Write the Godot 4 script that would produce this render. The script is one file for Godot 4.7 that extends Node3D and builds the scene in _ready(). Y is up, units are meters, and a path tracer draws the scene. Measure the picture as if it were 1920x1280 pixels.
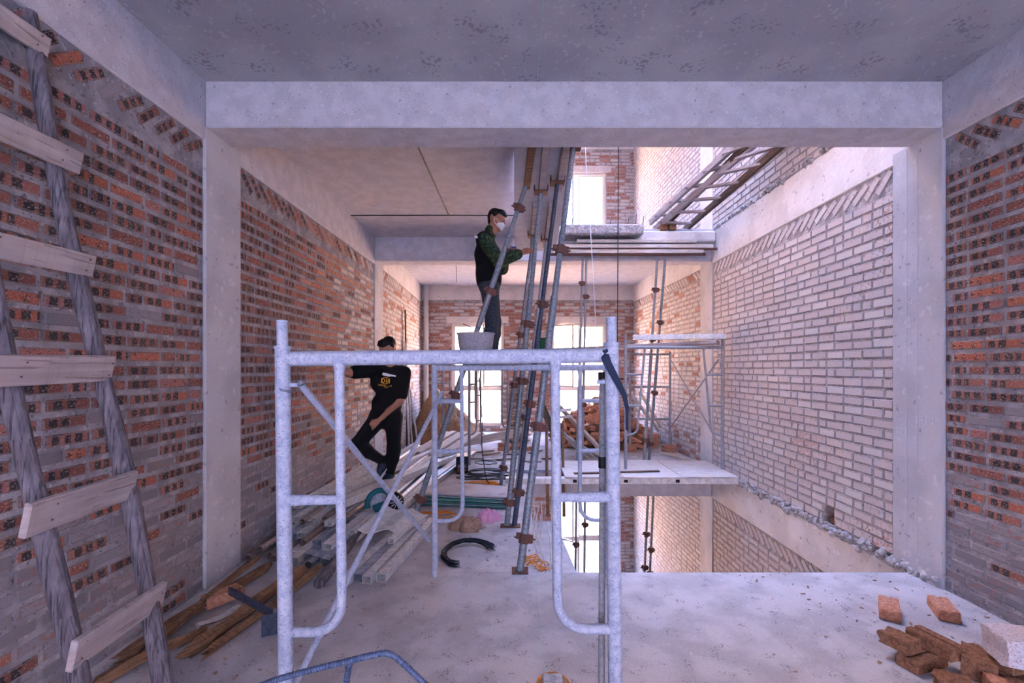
extends Node3D
# A townhouse storey under construction: x to the right, y up from the front floor slab, z towards the viewer. «D» in helpers is depth, the distance in front of the camera (z = -D).

const XL := -2.115      # left wall plane
const XR := 2.885       # right wall plane
const EYE := 1.5
const CEIL := 3.44
const STOREY := 3.56

const ORD := ["first", "second", "third", "fourth", "fifth", "sixth", "seventh", "eighth", "ninth", "tenth", "eleventh", "twelfth"]

var M := {}
var counts := {}
var rng := RandomNumberGenerator.new()
var brick_meshes := {}
var tex_seed := 10


# ------------------------------------------------------------------ mesh collector
class MB:
	var v := PackedVector3Array()
	var n := PackedVector3Array()
	var t := PackedVector2Array()
	var ix := PackedInt32Array()
	var count := 0

	func tri(a: Vector3, b: Vector3, c: Vector3, na: Vector3, nb: Vector3, nc: Vector3, ta := Vector2.ZERO, tb := Vector2.ZERO, tc := Vector2.ZERO) -> void:
		var i := v.size()
		v.append(a); v.append(b); v.append(c)
		n.append(na); n.append(nb); n.append(nc)
		t.append(ta); t.append(tb); t.append(tc)
		if (b - a).cross(c - a).dot(na + nb + nc) < 0.0:
			ix.append(i); ix.append(i + 1); ix.append(i + 2)
		else:
			ix.append(i); ix.append(i + 2); ix.append(i + 1)

	func quad(a: Vector3, b: Vector3, c: Vector3, d: Vector3, nn: Vector3) -> void:
		tri(a, b, c, nn, nn, nn)
		tri(a, c, d, nn, nn, nn)

	func quad_uv(a: Vector3, b: Vector3, c: Vector3, d: Vector3, nn: Vector3, r: Rect2) -> void:
		var p := r.position; var q := r.end
		tri(a, b, c, nn, nn, nn, Vector2(p.x, q.y), Vector2(q.x, q.y), Vector2(q.x, p.y))
		tri(a, c, d, nn, nn, nn, Vector2(p.x, q.y), Vector2(q.x, p.y), Vector2(p.x, p.y))

	func quad_n(a: Vector3, b: Vector3, c: Vector3, d: Vector3, na: Vector3, nb: Vector3, nc: Vector3, nd: Vector3) -> void:
		tri(a, b, c, na, nb, nc)
		tri(a, c, d, na, nc, nd)

	# a box with chamfered edges, centred in x
	func box(x: Transform3D, s: Vector3, bev := 0.0) -> void:
		var h := s * 0.5
		var b := minf(bev, minf(h.x, minf(h.y, h.z)) * 0.6)
		if b <= 0.0:
			for ax in 3:
				for sg in [-1.0, 1.0]:
					var u := (ax + 1) % 3; var w := (ax + 2) % 3
					var c := []
					for q in [[-1, -1], [1, -1], [1, 1], [-1, 1]]:
						var p := Vector3.ZERO
						p[ax] = h[ax] * sg; p[u] = h[u] * q[0]; p[w] = h[w] * q[1]
						c.append(x * p)
					var nn := Vector3.ZERO
					nn[ax] = sg
					quad(c[0], c[1], c[2], c[3], (x.basis * nn).normalized())
			return
		for ax in 3:
			var u := (ax + 1) % 3; var w := (ax + 2) % 3
			for sg in [-1.0, 1.0]:
				var c := []
				for q in [[-1, -1], [1, -1], [1, 1], [-1, 1]]:
					var p := Vector3.ZERO
					p[ax] = h[ax] * sg; p[u] = (h[u] - b) * q[0]; p[w] = (h[w] - b) * q[1]
					c.append(x * p)
				var nn := Vector3.ZERO
				nn[ax] = sg
				quad(c[0], c[1], c[2], c[3], (x.basis * nn).normalized())
			for s1 in [-1.0, 1.0]:
				for s2 in [-1.0, 1.0]:
					var c := []
					for e in [-1.0, 1.0]:
						var p := Vector3.ZERO
						p[ax] = (h[ax] - b) * e; p[u] = h[u] * s1; p[w] = (h[w] - b) * s2
						var r := Vector3.ZERO
						r[ax] = (h[ax] - b) * e; r[u] = (h[u] - b) * s1; r[w] = h[w] * s2
						c.append(x * p); c.append(x * r)
					var nn := Vector3.ZERO
					nn[u] = s1; nn[w] = s2
					quad(c[0], c[1], c[3], c[2], (x.basis * nn).normalized())
		for sx in [-1.0, 1.0]:
			for sy in [-1.0, 1.0]:
				for sz in [-1.0, 1.0]:
					var nn := (x.basis * Vector3(sx, sy, sz)).normalized()
					tri(x * Vector3(h.x * sx, (h.y - b) * sy, (h.z - b) * sz), x * Vector3((h.x - b) * sx, h.y * sy, (h.z - b) * sz), x * Vector3((h.x - b) * sx, (h.y - b) * sy, h.z * sz), nn, nn, nn)

	func bx(x0: float, x1: float, y0: float, y1: float, z0: float, z1: float, bev := 0.0) -> void:
		box(Transform3D(Basis(), Vector3((x0 + x1) / 2, (y0 + y1) / 2, (z0 + z1) / 2)), Vector3(absf(x1 - x0), absf(y1 - y0), absf(z1 - z0)), bev)

	# a bar of rectangular section between two points: wide across «side», thick across the third way
	func bar(a: Vector3, b: Vector3, wide: float, thick: float, side := Vector3.UP, bev := 0.0) -> void:
		var f := (b - a).normalized()
		var s := side - f * side.dot(f)
		if s.length() < 1e-4:
			s = Vector3.RIGHT - f * f.x
		s = s.normalized()
		box(Transform3D(Basis(f, s, f.cross(s)), (a + b) / 2), Vector3(a.distance_to(b), wide, thick), bev)

	# a round tube through points; radii: one number or one per point
	func tube(pts: Array, radii, sides := 10, capped := true, closed := false) -> void:
		var m := pts.size()
		var rings := []
		var normals := []
		var ref := Vector3.ZERO
		for i in m:
			var f: Vector3
			if closed:
				f = (pts[(i + 1) % m] - pts[(i - 1 + m) % m]).normalized()
			else:
				f = (pts[mini(i + 1, m - 1)] - pts[maxi(i - 1, 0)]).normalized()
			if ref == Vector3.ZERO:
				ref = Vector3.UP if absf(f.y) < 0.9 else Vector3.RIGHT
			ref = (ref - f * ref.dot(f)).normalized()
			var s := f.cross(ref)
			var r: float = radii[i] if radii is Array else radii
			var ring := []
			var ns := []
			for k in sides:
				var a := TAU * k / sides
				var d := ref * cos(a) + s * sin(a)
				ring.append(pts[i] + d * r)
				ns.append(d)
			rings.append(ring); normals.append(ns)
		for i in (m if closed else m - 1):
			var j := (i + 1) % m
			for k in sides:
				var l := (k + 1) % sides
				quad_n(rings[i][k], rings[i][l], rings[j][l], rings[j][k], normals[i][k], normals[i][l], normals[j][l], normals[j][k])
		if capped and not closed:
			for e in [0, m - 1]:
				var nn: Vector3 = (pts[0] - pts[1]).normalized() if e == 0 else (pts[m - 1] - pts[m - 2]).normalized()
				for k in range(1, sides - 1):
					tri(rings[e][0], rings[e][k], rings[e][k + 1], nn, nn, nn)

	# an open-ended pipe with a wall
	func pipe(a: Vector3, b: Vector3, r: float, wall: float, sides := 12) -> void:
		var f := (b - a).normalized()
		var ref := Vector3.UP if absf(f.y) < 0.9 else Vector3.RIGHT
		ref = (ref - f * ref.dot(f)).normalized()
		var s := f.cross(ref)
		for k in sides:
			var d0 := ref * cos(TAU * k / sides) + s * sin(TAU * k / sides)
			var d1 := ref * cos(TAU * (k + 1) / sides) + s * sin(TAU * (k + 1) / sides)
			quad_n(a + d0 * r, a + d1 * r, b + d1 * r, b + d0 * r, d0, d1, d1, d0)
			var q := r - wall
			quad_n(a + d0 * q, a + d1 * q, b + d1 * q, b + d0 * q, -d0, -d1, -d1, -d0)
			quad(a + d0 * r, a + d1 * r, a + d1 * q, a + d0 * q, -f)
			quad(b + d0 * r, b + d1 * r, b + d1 * q, b + d0 * q, f)

	# an open-ended square tube
	func box_tube(a: Vector3, b: Vector3, w: float, hgt: float, wall: float, roll := 0.0) -> void:
		var f := (b - a).normalized()
		var u := Vector3.UP - f * f.y
		u = u.normalized().rotated(f, roll)
		var s := f.cross(u)
		var o := []
		var q := []
		for c in [[-1, -1], [1, -1], [1, 1], [-1, 1]]:
			o.append(s * w / 2 * c[0] + u * hgt / 2 * c[1])
			q.append(s * (w / 2 - wall) * c[0] + u * (hgt / 2 - wall) * c[1])
		for k in 4:
			var l := (k + 1) % 4
			var nn: Vector3 = (o[k] + o[l]).normalized()
			quad(a + o[k], a + o[l], b + o[l], b + o[k], nn)
			quad(a + q[k], a + q[l], b + q[l], b + q[k], -nn)
			quad(a + o[k], a + o[l], a + q[l], a + q[k], -f)
			quad(b + o[k], b + o[l], b + q[l], b + q[k], f)

	# a turned shape about the local y axis; profile of Vector2(radius, height)
	func lathe(x: Transform3D, prof: Array, sides := 20) -> void:
		for i in prof.size() - 1:
			var p: Vector2 = prof[i]; var q: Vector2 = prof[i + 1]
			var e := q - p
			var nr := Vector2(e.y, -e.x).normalized()
			for k in sides:
				var a := TAU * k / sides; var b := TAU * (k + 1) / sides
				var da := Vector3(cos(a), 0, sin(a)); var db := Vector3(cos(b), 0, sin(b))
				var na := (x.basis * (da * nr.x + Vector3.UP * nr.y)).normalized()
				var nb := (x.basis * (db * nr.x + Vector3.UP * nr.y)).normalized()
				quad_n(x * (da * p.x + Vector3.UP * p.y), x * (db * p.x + Vector3.UP * p.y), x * (db * q.x + Vector3.UP * q.y), x * (da * q.x + Vector3.UP * q.y), na, nb, nb, na)

	# a smooth sheet from a grid of points [row][column]
	func sheet(g: Array) -> void:
		var h := g.size(); var w: int = g[0].size()
		var ns := []
		for j in h:
			var row := []
			for i in w:
				var du: Vector3 = g[j][mini(i + 1, w - 1)] - g[j][maxi(i - 1, 0)]
				var dv: Vector3 = g[mini(j + 1, h - 1)][i] - g[maxi(j - 1, 0)][i]
				row.append(dv.cross(du).normalized())
			ns.append(row)
		for j in h - 1:
			for i in w - 1:
				quad_n(g[j][i], g[j][i + 1], g[j + 1][i + 1], g[j + 1][i], ns[j][i], ns[j][i + 1], ns[j + 1][i + 1], ns[j + 1][i])

	# a thick sheet: the grid, a copy pushed back along «back», and a rim
	func slab_sheet(g: Array, back: Vector3) -> void:
		sheet(g)
		var h := g.size(); var w: int = g[0].size()
		var b := []
		for j in h:
			var row := []
			for i in range(w - 1, -1, -1):
				row.append(g[j][i] + back)
			b.append(row)
		sheet(b)
		var mid: Vector3 = g[h / 2][w / 2]
		for i in w - 1:
			for j in [0, h - 1]:
				var a: Vector3 = g[j][i]; var c: Vector3 = g[j][i + 1]
				var nn := (c - a).cross(back).normalized()
				nn = nn if nn.dot(a - mid) > 0 else -nn
				quad(a, c, c + back, a + back, nn)
		for j in h - 1:
			for i in [0, w - 1]:
				var a: Vector3 = g[j][i]; var c: Vector3 = g[j + 1][i]
				var nn := (c - a).cross(back).normalized()
				nn = nn if nn.dot(a - mid) > 0 else -nn
				quad(a, c, c + back, a + back, nn)

	func ball(c: Vector3, r: Vector3, sides := 12) -> void:
		var rows := int(sides / 2)
		for j in rows:
			for i in sides:
				var p := []
				for q in [[0, 0], [1, 0], [1, 1], [0, 1]]:
					var th: float = PI * (j + q[1]) / rows - PI / 2
					var ph: float = TAU * (i + q[0]) / sides
					p.append(Vector3(cos(th) * cos(ph), sin(th), cos(th) * sin(ph)))
				quad_n(c + p[0] * r, c + p[1] * r, c + p[2] * r, c + p[3] * r, (p[0] / r).normalized(), (p[1] / r).normalized(), (p[2] / r).normalized(), (p[3] / r).normalized())

	func mesh() -> ArrayMesh:
		var arr := []
		arr.resize(Mesh.ARRAY_MAX)
		arr[Mesh.ARRAY_VERTEX] = v
		arr[Mesh.ARRAY_NORMAL] = n
		arr[Mesh.ARRAY_TEX_UV] = t
		arr[Mesh.ARRAY_INDEX] = ix
		var m := ArrayMesh.new()
		m.add_surface_from_arrays(Mesh.PRIMITIVE_TRIANGLES, arr)
		return m


# ------------------------------------------------------------------ scene tree helpers
func pos(x: float, y: float, d: float) -> Vector3:
	return Vector3(x, y, -d)


# the point at depth d that a sight line of the survey photograph reaches (focal length 900, vanishing point 970, 690)
func at(px: float, py: float, d: float) -> Vector3:
	return Vector3((px - 970.0) / 900.0 * d, EYE + (690.0 - py) / 900.0 * d, -d)


# the point of a floor at height y under that sight line
func on_floor(px: float, py: float, y := 0.0) -> Vector3:
	return at(px, py, (EYE - y) * 900.0 / (py - 690.0))


func numbered(called: String, parent: Node) -> String:
	var key := str(parent.get_instance_id()) + called
	var k: int = counts.get(key, 0)
	counts[key] = k + 1
	return called if k == 0 else "%s_%03d" % [called, k]


func put(called: String, mesh: Mesh, mat: Material, parent: Node = self, x := Transform3D()) -> MeshInstance3D:
	var o := MeshInstance3D.new()
	o.name = numbered(called, parent)
	o.mesh = mesh
	o.material_override = mat
	o.transform = x
	parent.add_child(o, true)
	return o


func tag(o: Node, label: String, category: String, group := "", kind := "") -> void:
	o.set_meta("label", label)
	o.set_meta("category", category)
	if group:
		o.set_meta("group", group)
	if kind:
		o.set_meta("kind", kind)


func thing(called: String, label: String, category: String, where := Vector3.ZERO, turn := 0.0, group := "") -> Node3D:
	var o := Node3D.new()
	o.name = numbered(called, self)
	add_child(o, true)
	o.position = where
	o.rotation.y = turn
	tag(o, label, category, group)
	return o


func single(called: String, label: String, category: String, mb: MB, mat: Material, group := "", where := Vector3.ZERO) -> MeshInstance3D:
	var o := put(called, mb.mesh(), mat, self, Transform3D(Basis(), where))
	tag(o, label, category, group)
	return o


func struct(called: String, label: String, category: String, mb: MB, mat: Material) -> MeshInstance3D:
	var o := put(called, mb.mesh(), mat)
	tag(o, label, category, "", "structure")
	return o


func dup(o: Node3D, called: String) -> Node3D:
	var c: Node3D = o.duplicate()
	c.name = numbered(called, self)
	add_child(c, true)
	return c


# ------------------------------------------------------------------ textures and materials
func nb(w: int, h: int, freq: float, octaves := 4, kind := FastNoiseLite.TYPE_SIMPLEX_SMOOTH) -> PackedByteArray:
	var f := FastNoiseLite.new()
	tex_seed += 1
	f.seed = tex_seed
	f.noise_type = kind
	f.frequency = freq
	f.fractal_octaves = octaves
	var im := f.get_seamless_image(w, h)
	im.convert(Image.FORMAT_L8)
	return im.get_data()


func stretched(w: int, h: int, sw: int, sh: int, freq: float, octaves := 4) -> PackedByteArray:
	var f := FastNoiseLite.new()
	tex_seed += 1
	f.seed = tex_seed
	f.frequency = freq
	f.fractal_octaves = octaves
	var im := f.get_seamless_image(sw, sh)
	im.resize(w, h, Image.INTERPOLATE_CUBIC)
	im.convert(Image.FORMAT_L8)
	return im.get_data()


func image_tex(w: int, h: int, bytes: PackedByteArray, fmt := Image.FORMAT_RGB8) -> ImageTexture:
	return ImageTexture.create_from_image(Image.create_from_data(w, h, false, fmt, bytes))


# cloudy base between two colours, with dark and pale flecks that have edges of their own
func mottled(w: int, a: Color, b: Color, dark: Color, dark_at: float, pale: Color, pale_at: float, fine := 0.08, freq := 0.006, fleck := 0.05, cluster := 0.25) -> ImageTexture:
	var big := nb(w, w, freq, 5)
	var med := nb(w, w, fleck, 4)
	var mask := nb(w, w, freq * 2.5, 3)
	var med2 := nb(w, w, fleck * 0.7, 4)
	var grain := nb(w, w, 0.35, 2)
	var out := PackedByteArray()
	out.resize(w * w * 3)
	for i in w * w:
		var c := a.lerp(b, smoothstep(0.25, 0.75, big[i] / 255.0))
		var m := mask[i] / 255.0
		var d := smoothstep(dark_at, dark_at + 0.07, med[i] / 255.0 * (1.0 - cluster) + m * cluster)
		c = c.lerp(dark, d * 0.8)
		var p := smoothstep(pale_at, pale_at + 0.07, med2[i] / 255.0 * 0.75 + (1.0 - m) * 0.25)
		c = c.lerp(pale, p * 0.7)
		var g := 1.0 + (grain[i] / 255.0 - 0.5) * 2.0 * fine
		out[i * 3] = clampi(int(c.r * g * 255), 0, 255)
		out[i * 3 + 1] = clampi(int(c.g * g * 255), 0, 255)
		out[i * 3 + 2] = clampi(int(c.b * g * 255), 0, 255)
	return image_tex(w, w, out)


func grain_tex(w: int, a: Color, b: Color, dark: Color, dark_at: float, upright := false) -> ImageTexture:
	var s1 := stretched(w, w, w if upright else w / 16, w / 16 if upright else w, 0.05, 4)
	var s2 := stretched(w, w, w if upright else w / 20, w / 20 if upright else w, 0.12, 3)
	var m := nb(w, w, 0.01, 3)
	var out := PackedByteArray()
	out.resize(w * w * 3)
	for i in w * w:
		var c := a.lerp(b, clampf(s1[i] / 255.0 * 0.7 + m[i] / 255.0 * 0.5 - 0.1, 0, 1))
		c = c.lerp(dark, smoothstep(dark_at, dark_at + 0.1, s2[i] / 255.0) * 0.7)
		out[i * 3] = int(c.r * 255); out[i * 3 + 1] = int(c.g * 255); out[i * 3 + 2] = int(c.b * 255)
	return image_tex(w, w, out)


func mat(tex: Texture2D, scale: float, rough := 0.9, metal := 0.0, world := false, color := Color.WHITE, bump: Texture2D = null, bump_cm := 0.3) -> StandardMaterial3D:
	var m := StandardMaterial3D.new()
	m.albedo_color = color
	m.roughness = rough
	m.metallic = metal
	m.metallic_specular = 0.35
	if tex:
		m.albedo_texture = tex
	if bump:
		m.heightmap_enabled = true
		m.heightmap_texture = bump
		m.heightmap_scale = bump_cm
	m.uv1_triplanar = true
	m.uv1_world_triplanar = world
	m.uv1_scale = Vector3.ONE * scale
	return m


func plain(c: Color, rough := 0.7, metal := 0.0) -> StandardMaterial3D:
	var m := StandardMaterial3D.new()
	m.albedo_color = c
	m.roughness = rough
	m.metallic = metal
	m.metallic_specular = 0.35
	return m


# 64 brick faces, 256 x 64 texels each: rows 0-4 clinker-marked red, 5-6 plain red, 7-9 spattered with grey mortar, 10-12 slurry-washed from thick to thin, 13-15 red with core holes
func brick_atlas() -> Array:
	var w := 1024
	var fine := nb(w, w, 0.09, 4)
	var big := nb(w, w, 0.02, 3)
	var spots := nb(w, w, 0.045, 3)
	var grit := nb(w, w, 0.3, 2)
	var out := PackedByteArray()
	out.resize(w * w * 3)
	var hgt := PackedByteArray()
	hgt.resize(w * w)
	var r := RandomNumberGenerator.new()
	r.seed = 77
	for cell in 64:
		var cx := (cell % 4) * 256
		var cy := int(cell / 4) * 64
		var row := int(cell / 4)
		var style := 0 if row < 5 else (1 if row < 7 else (4 if row < 10 else (2 if row < 13 else 3)))
		var base := Color(0.47, 0.30, 0.27).lerp(Color(0.60, 0.39, 0.33), r.randf())
		if r.randf() < 0.25:
			base = base.lerp(Color(0.62, 0.42, 0.40), 0.7)
		if r.randf() < 0.12:
			base = Color(0.64, 0.38, 0.30)
		var ash := Color(0.17, 0.17, 0.18).lerp(Color(0.27, 0.25, 0.25), r.randf())
		var slurry := Color(0.74, 0.70, 0.69).lerp(Color(0.79, 0.77, 0.76), r.randf())
		var cover := 0.10 + 0.032 * (cell - 40) if style == 2 else r.randf_range(0.24, 0.46)
		if style == 4:
			slurry = Color(0.47, 0.46, 0.48).lerp(Color(0.57, 0.56, 0.58), r.randf())
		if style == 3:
			base = Color(0.64, 0.43, 0.36).lerp(Color(0.71, 0.51, 0.43), r.randf())  # lighter red: some of the far room's glare is put into this colour
		var dents := []
		var nd := r.randi_range(2, 4)
		var x0 := r.randf_range(8, 34)
		for k in nd:
			var dw := r.randf_range(38, 60)
			dents.append(Vector4(x0, x0 + dw, r.randf_range(-3, 4), r.randf_range(60, 67)))
			x0 += dw + r.randf_range(18, 34)
		if style == 3:
			dents = []
			if r.randf() < 0.6:
				for k in 3:
					dents.append(Vector4(34 + k * 76, 62 + k * 76, 18, 46))
		for yy in 64:
			for xx in 256:
				var i := (cy + yy) * w + cx + xx
				var f := fine[i] / 255.0
				var b := big[i] / 255.0
				var s := spots[i] / 255.0
				var wob := (f - 0.5) * 14.0 + (b - 0.5) * 8.0
				var c := base * (0.78 + f * 0.42)
				var h := 0.6 + (f - 0.5) * 0.5
				if style == 0 or style == 3:
					for dn in dents:
						var e := minf(minf(xx - dn.x, dn.y - xx), minf(yy - dn.z, dn.w - yy)) + wob
						if e > 0:
							var q := smoothstep(0.0, 5.0, e)
							c = c.lerp(ash * (0.7 + s * 0.7), q * (0.9 if style == 0 else 0.8))
							h -= q * 0.35
				if style == 1:
					c = c.lerp(base.lerp(Color(0.75, 0.45, 0.36), 0.5), smoothstep(0.5, 0.7, s))
					c = c.lerp(ash, smoothstep(0.68, 0.75, b) * 0.6)
				if style == 2 or style == 4:
					var bare := smoothstep(1.0 - cover, 1.08 - cover, b * 0.65 + f * 0.35)
					c = (slurry * (0.86 + f * 0.22)).lerp(c.lerp(slurry, 0.35), bare)
					h = h * 0.7 + (1.0 - bare) * 0.25
				elif s > 0.68:   # spots of mortar left on the face
					c = c.lerp(Color(0.60, 0.59, 0.61), smoothstep(0.68, 0.74, s) * 0.7)
				var edge := minf(minf(xx, 255 - xx), minf(yy, 63 - yy)) + wob * 0.25
				if edge < 3.0:
					c = c.lerp(Color(0.50, 0.48, 0.49), 0.7)
				var g := 0.92 + grit[i] / 255.0 * 0.16
				out[i * 3] = clampi(int(c.r * g * 255), 0, 255)
				out[i * 3 + 1] = clampi(int(c.g * g * 255), 0, 255)
				out[i * 3 + 2] = clampi(int(c.b * g * 255), 0, 255)
				hgt[i] = clampi(int(h * 255), 0, 255)
	return [image_tex(w, w, out), image_tex(w, w, hgt, Image.FORMAT_L8)]


func materials() -> void:
	var rough_h := image_tex(512, 512, nb(512, 512, 0.06, 5), Image.FORMAT_L8)
	var lump_h := image_tex(512, 512, nb(512, 512, 0.025, 5), Image.FORMAT_L8)
	var conc := mottled(1024, Color(0.69, 0.68, 0.705), Color(0.735, 0.725, 0.75), Color(0.45, 0.44, 0.46), 0.72, Color(0.82, 0.81, 0.83), 0.72, 0.15, 0.012, 0.09, 0.35)
	M.beam = mat(conc, 0.5, 0.9, 0, true, Color.WHITE, rough_h, 0.25)
	M.column = mat(mottled(512, Color(0.66, 0.66, 0.68), Color(0.71, 0.71, 0.73), Color(0.52, 0.51, 0.53), 0.74, Color(0.77, 0.77, 0.78), 0.70, 0.05), 0.5, 0.9, 0, true, Color.WHITE, rough_h, 0.15)
	M.ceiling = mat(mottled(1024, Color(0.64, 0.63, 0.65), Color(0.70, 0.69, 0.70), Color(0.53, 0.52, 0.54), 0.67, Color(0.75, 0.74, 0.75), 0.69, 0.07, 0.003, 0.07, 0.5), 0.36, 0.9, 0, true, Color.WHITE, rough_h, 0.12)
	M.ceiling_rear = mat(conc, 0.4, 0.9, 0, true)
	M.floor = mat(mottled(1024, Color(0.64, 0.63, 0.64), Color(0.71, 0.70, 0.71), Color(0.50, 0.48, 0.48), 0.665, Color(0.77, 0.76, 0.77), 0.70, 0.12, 0.006, 0.12, 0.5), 0.45, 0.92, 0, true, Color.WHITE, lump_h, 0.5)
	M.mortar = mat(mottled(512, Color(0.50, 0.49, 0.51), Color(0.60, 0.59, 0.61), Color(0.38, 0.37, 0.39), 0.66, Color(0.68, 0.67, 0.68), 0.68, 0.1, 0.01, 0.06), 0.9, 0.95, 0, true, Color.WHITE, rough_h, 0.6)
	M.mortar_pale = mat(mottled(512, Color(0.54, 0.52, 0.52), Color(0.66, 0.64, 0.64), Color(0.44, 0.42, 0.42), 0.66, Color(0.76, 0.75, 0.74), 0.66, 0.1, 0.01, 0.06), 0.9, 0.95, 0, true, Color.WHITE, rough_h, 0.6)
	M.plaster = mat(mottled(512, Color(0.76, 0.74, 0.73), Color(0.82, 0.80, 0.79), Color(0.60, 0.58, 0.57), 0.74, Color(0.86, 0.85, 0.84), 0.70, 0.05), 0.5, 0.9, 0, true, Color.WHITE, rough_h, 0.2)
	M.rubble = mat(mottled(512, Color(0.58, 0.56, 0.56), Color(0.70, 0.68, 0.68), Color(0.34, 0.32, 0.32), 0.62, Color(0.78, 0.77, 0.76), 0.64, 0.15, 0.02, 0.08), 1.2, 0.95, 0, true, Color.WHITE, lump_h, 1.2)
	var at2 := brick_atlas()
	var bm := StandardMaterial3D.new()
	bm.albedo_texture = at2[0]
	bm.roughness = 0.92
	bm.metallic_specular = 0.3
	bm.heightmap_enabled = true
	bm.heightmap_texture = at2[1]
	bm.heightmap_scale = 0.4
	M.brick = bm
	M.loose_brick = mat(mottled(512, Color(0.67, 0.46, 0.37), Color(0.76, 0.57, 0.47), Color(0.50, 0.27, 0.20), 0.68, Color(0.80, 0.66, 0.56), 0.68, 0.1, 0.02, 0.06), 3.0, 0.92, 0, false, Color.WHITE, rough_h, 0.2)
	M.brown_brick = mat(mottled(512, Color(0.44, 0.31, 0.23), Color(0.54, 0.39, 0.30), Color(0.30, 0.19, 0.14), 0.66, Color(0.66, 0.52, 0.40), 0.70, 0.1, 0.02, 0.06), 3.0, 0.92, 0, false, Color.WHITE, rough_h, 0.2)
	M.brick_core = plain(Color(0.30, 0.17, 0.13), 0.95)
	M.limed_brick = mat(mottled(512, Color(0.74, 0.71, 0.74), Color(0.80, 0.78, 0.80), Color(0.55, 0.30, 0.28), 0.66, Color(0.84, 0.82, 0.83), 0.6, 0.1, 0.02, 0.05), 3.0, 0.92, 0, false, Color.WHITE, rough_h, 0.3)
	M.scaffold = mat(mottled(512, Color(0.58, 0.61, 0.69), Color(0.67, 0.69, 0.75), Color(0.38, 0.42, 0.52), 0.66, Color(0.76, 0.77, 0.81), 0.67, 0.08, 0.015, 0.06), 3.0, 0.75, 0.0, false, Color.WHITE, rough_h, 0.12)
	M.scaffold_grey = mat(mottled(512, Color(0.52, 0.53, 0.56), Color(0.62, 0.62, 0.64), Color(0.36, 0.33, 0.33), 0.66, Color(0.72, 0.71, 0.72), 0.68, 0.08, 0.02, 0.06), 3.0, 0.7, 0.1, false)
	M.steel = mat(mottled(512, Color(0.40, 0.44, 0.49), Color(0.54, 0.57, 0.60), Color(0.33, 0.27, 0.24), 0.66, Color(0.66, 0.68, 0.70), 0.66, 0.08, 0.02, 0.07), 3.0, 0.5, 0.35, false)
	M.steel_dark = mat(mottled(512, Color(0.20, 0.24, 0.31), Color(0.30, 0.34, 0.41), Color(0.22, 0.18, 0.17), 0.66, Color(0.46, 0.49, 0.54), 0.70, 0.08, 0.02, 0.07), 3.0, 0.5, 0.35, false)
	M.rebar = mat(mottled(256, Color(0.30, 0.36, 0.48), Color(0.40, 0.45, 0.56), Color(0.26, 0.24, 0.28), 0.68, Color(0.55, 0.58, 0.66), 0.68, 0.08, 0.03, 0.08), 4.0, 0.6, 0.3)
	M.rust = mat(mottled(512, Color(0.36, 0.25, 0.22), Color(0.46, 0.33, 0.30), Color(0.22, 0.15, 0.13), 0.64, Color(0.55, 0.45, 0.44), 0.68, 0.15, 0.03, 0.08), 4.0, 0.85, 0.1, false, Color.WHITE, rough_h, 0.2)
	M.rust_pipe = mat(mottled(256, Color(0.50, 0.44, 0.42), Color(0.62, 0.57, 0.55), Color(0.34, 0.25, 0.21), 0.66, Color(0.66, 0.62, 0.60), 0.68, 0.1, 0.03, 0.07), 3.0, 0.5, 0.3)
	M.galv = mat(mottled(512, Color(0.74, 0.74, 0.74), Color(0.85, 0.85, 0.85), Color(0.50, 0.48, 0.47), 0.68, Color(0.88, 0.88, 0.87), 0.66, 0.06, 0.012, 0.05), 2.0, 0.42, 0.12, false)
	M.galv_blue = mat(mottled(512, Color(0.50, 0.54, 0.61), Color(0.64, 0.67, 0.72), Color(0.36, 0.34, 0.35), 0.68, Color(0.72, 0.73, 0.75), 0.66, 0.06, 0.012, 0.05), 2.0, 0.4, 0.15, false)
	M.wood_grey = mat(grain_tex(512, Color(0.56, 0.51, 0.50), Color(0.71, 0.67, 0.67), Color(0.42, 0.37, 0.36), 0.68), 0.9, 0.9, 0, false, Color.WHITE, rough_h, 0.15)
	M.bark = mat(grain_tex(512, Color(0.30, 0.28, 0.30), Color(0.55, 0.52, 0.55), Color(0.17, 0.15, 0.16), 0.58, true), 1.6, 0.95, 0, false, Color.WHITE, lump_h, 0.7)
	M.wood_brown = mat(grain_tex(512, Color(0.42, 0.31, 0.23), Color(0.62, 0.48, 0.36), Color(0.20, 0.13, 0.09), 0.62), 1.6, 0.9, 0, false, Color.WHITE, rough_h, 0.3)
	M.wood_pale = mat(grain_tex(512, Color(0.72, 0.69, 0.67), Color(0.82, 0.80, 0.78), Color(0.54, 0.50, 0.48), 0.68), 1.2, 0.85, 0, false)
	M.wood_dark = mat(grain_tex(512, Color(0.30, 0.23, 0.19), Color(0.42, 0.34, 0.29), Color(0.16, 0.12, 0.10), 0.64), 1.4, 0.85, 0, false)
	M.sand = mat(mottled(512, Color(0.45, 0.35, 0.26), Color(0.58, 0.47, 0.36), Color(0.30, 0.22, 0.16), 0.64, Color(0.66, 0.56, 0.45), 0.66, 0.2, 0.02, 0.08), 1.5, 0.95, 0, true, Color.WHITE, lump_h, 2.0)
	M.bag = mat(mottled(256, Color(0.68, 0.62, 0.57), Color(0.76, 0.71, 0.66), Color(0.52, 0.46, 0.42), 0.7, Color(0.82, 0.79, 0.75), 0.68, 0.06, 0.03, 0.08), 3.0, 0.8, 0, false)
	M.black_cloth = plain(Color(0.055, 0.055, 0.065), 0.95)
	M.black_cloth.rim_enabled = true
	M.black_cloth.rim = 0.2
	M.black_vest = plain(Color(0.045, 0.045, 0.055), 0.9)
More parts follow.
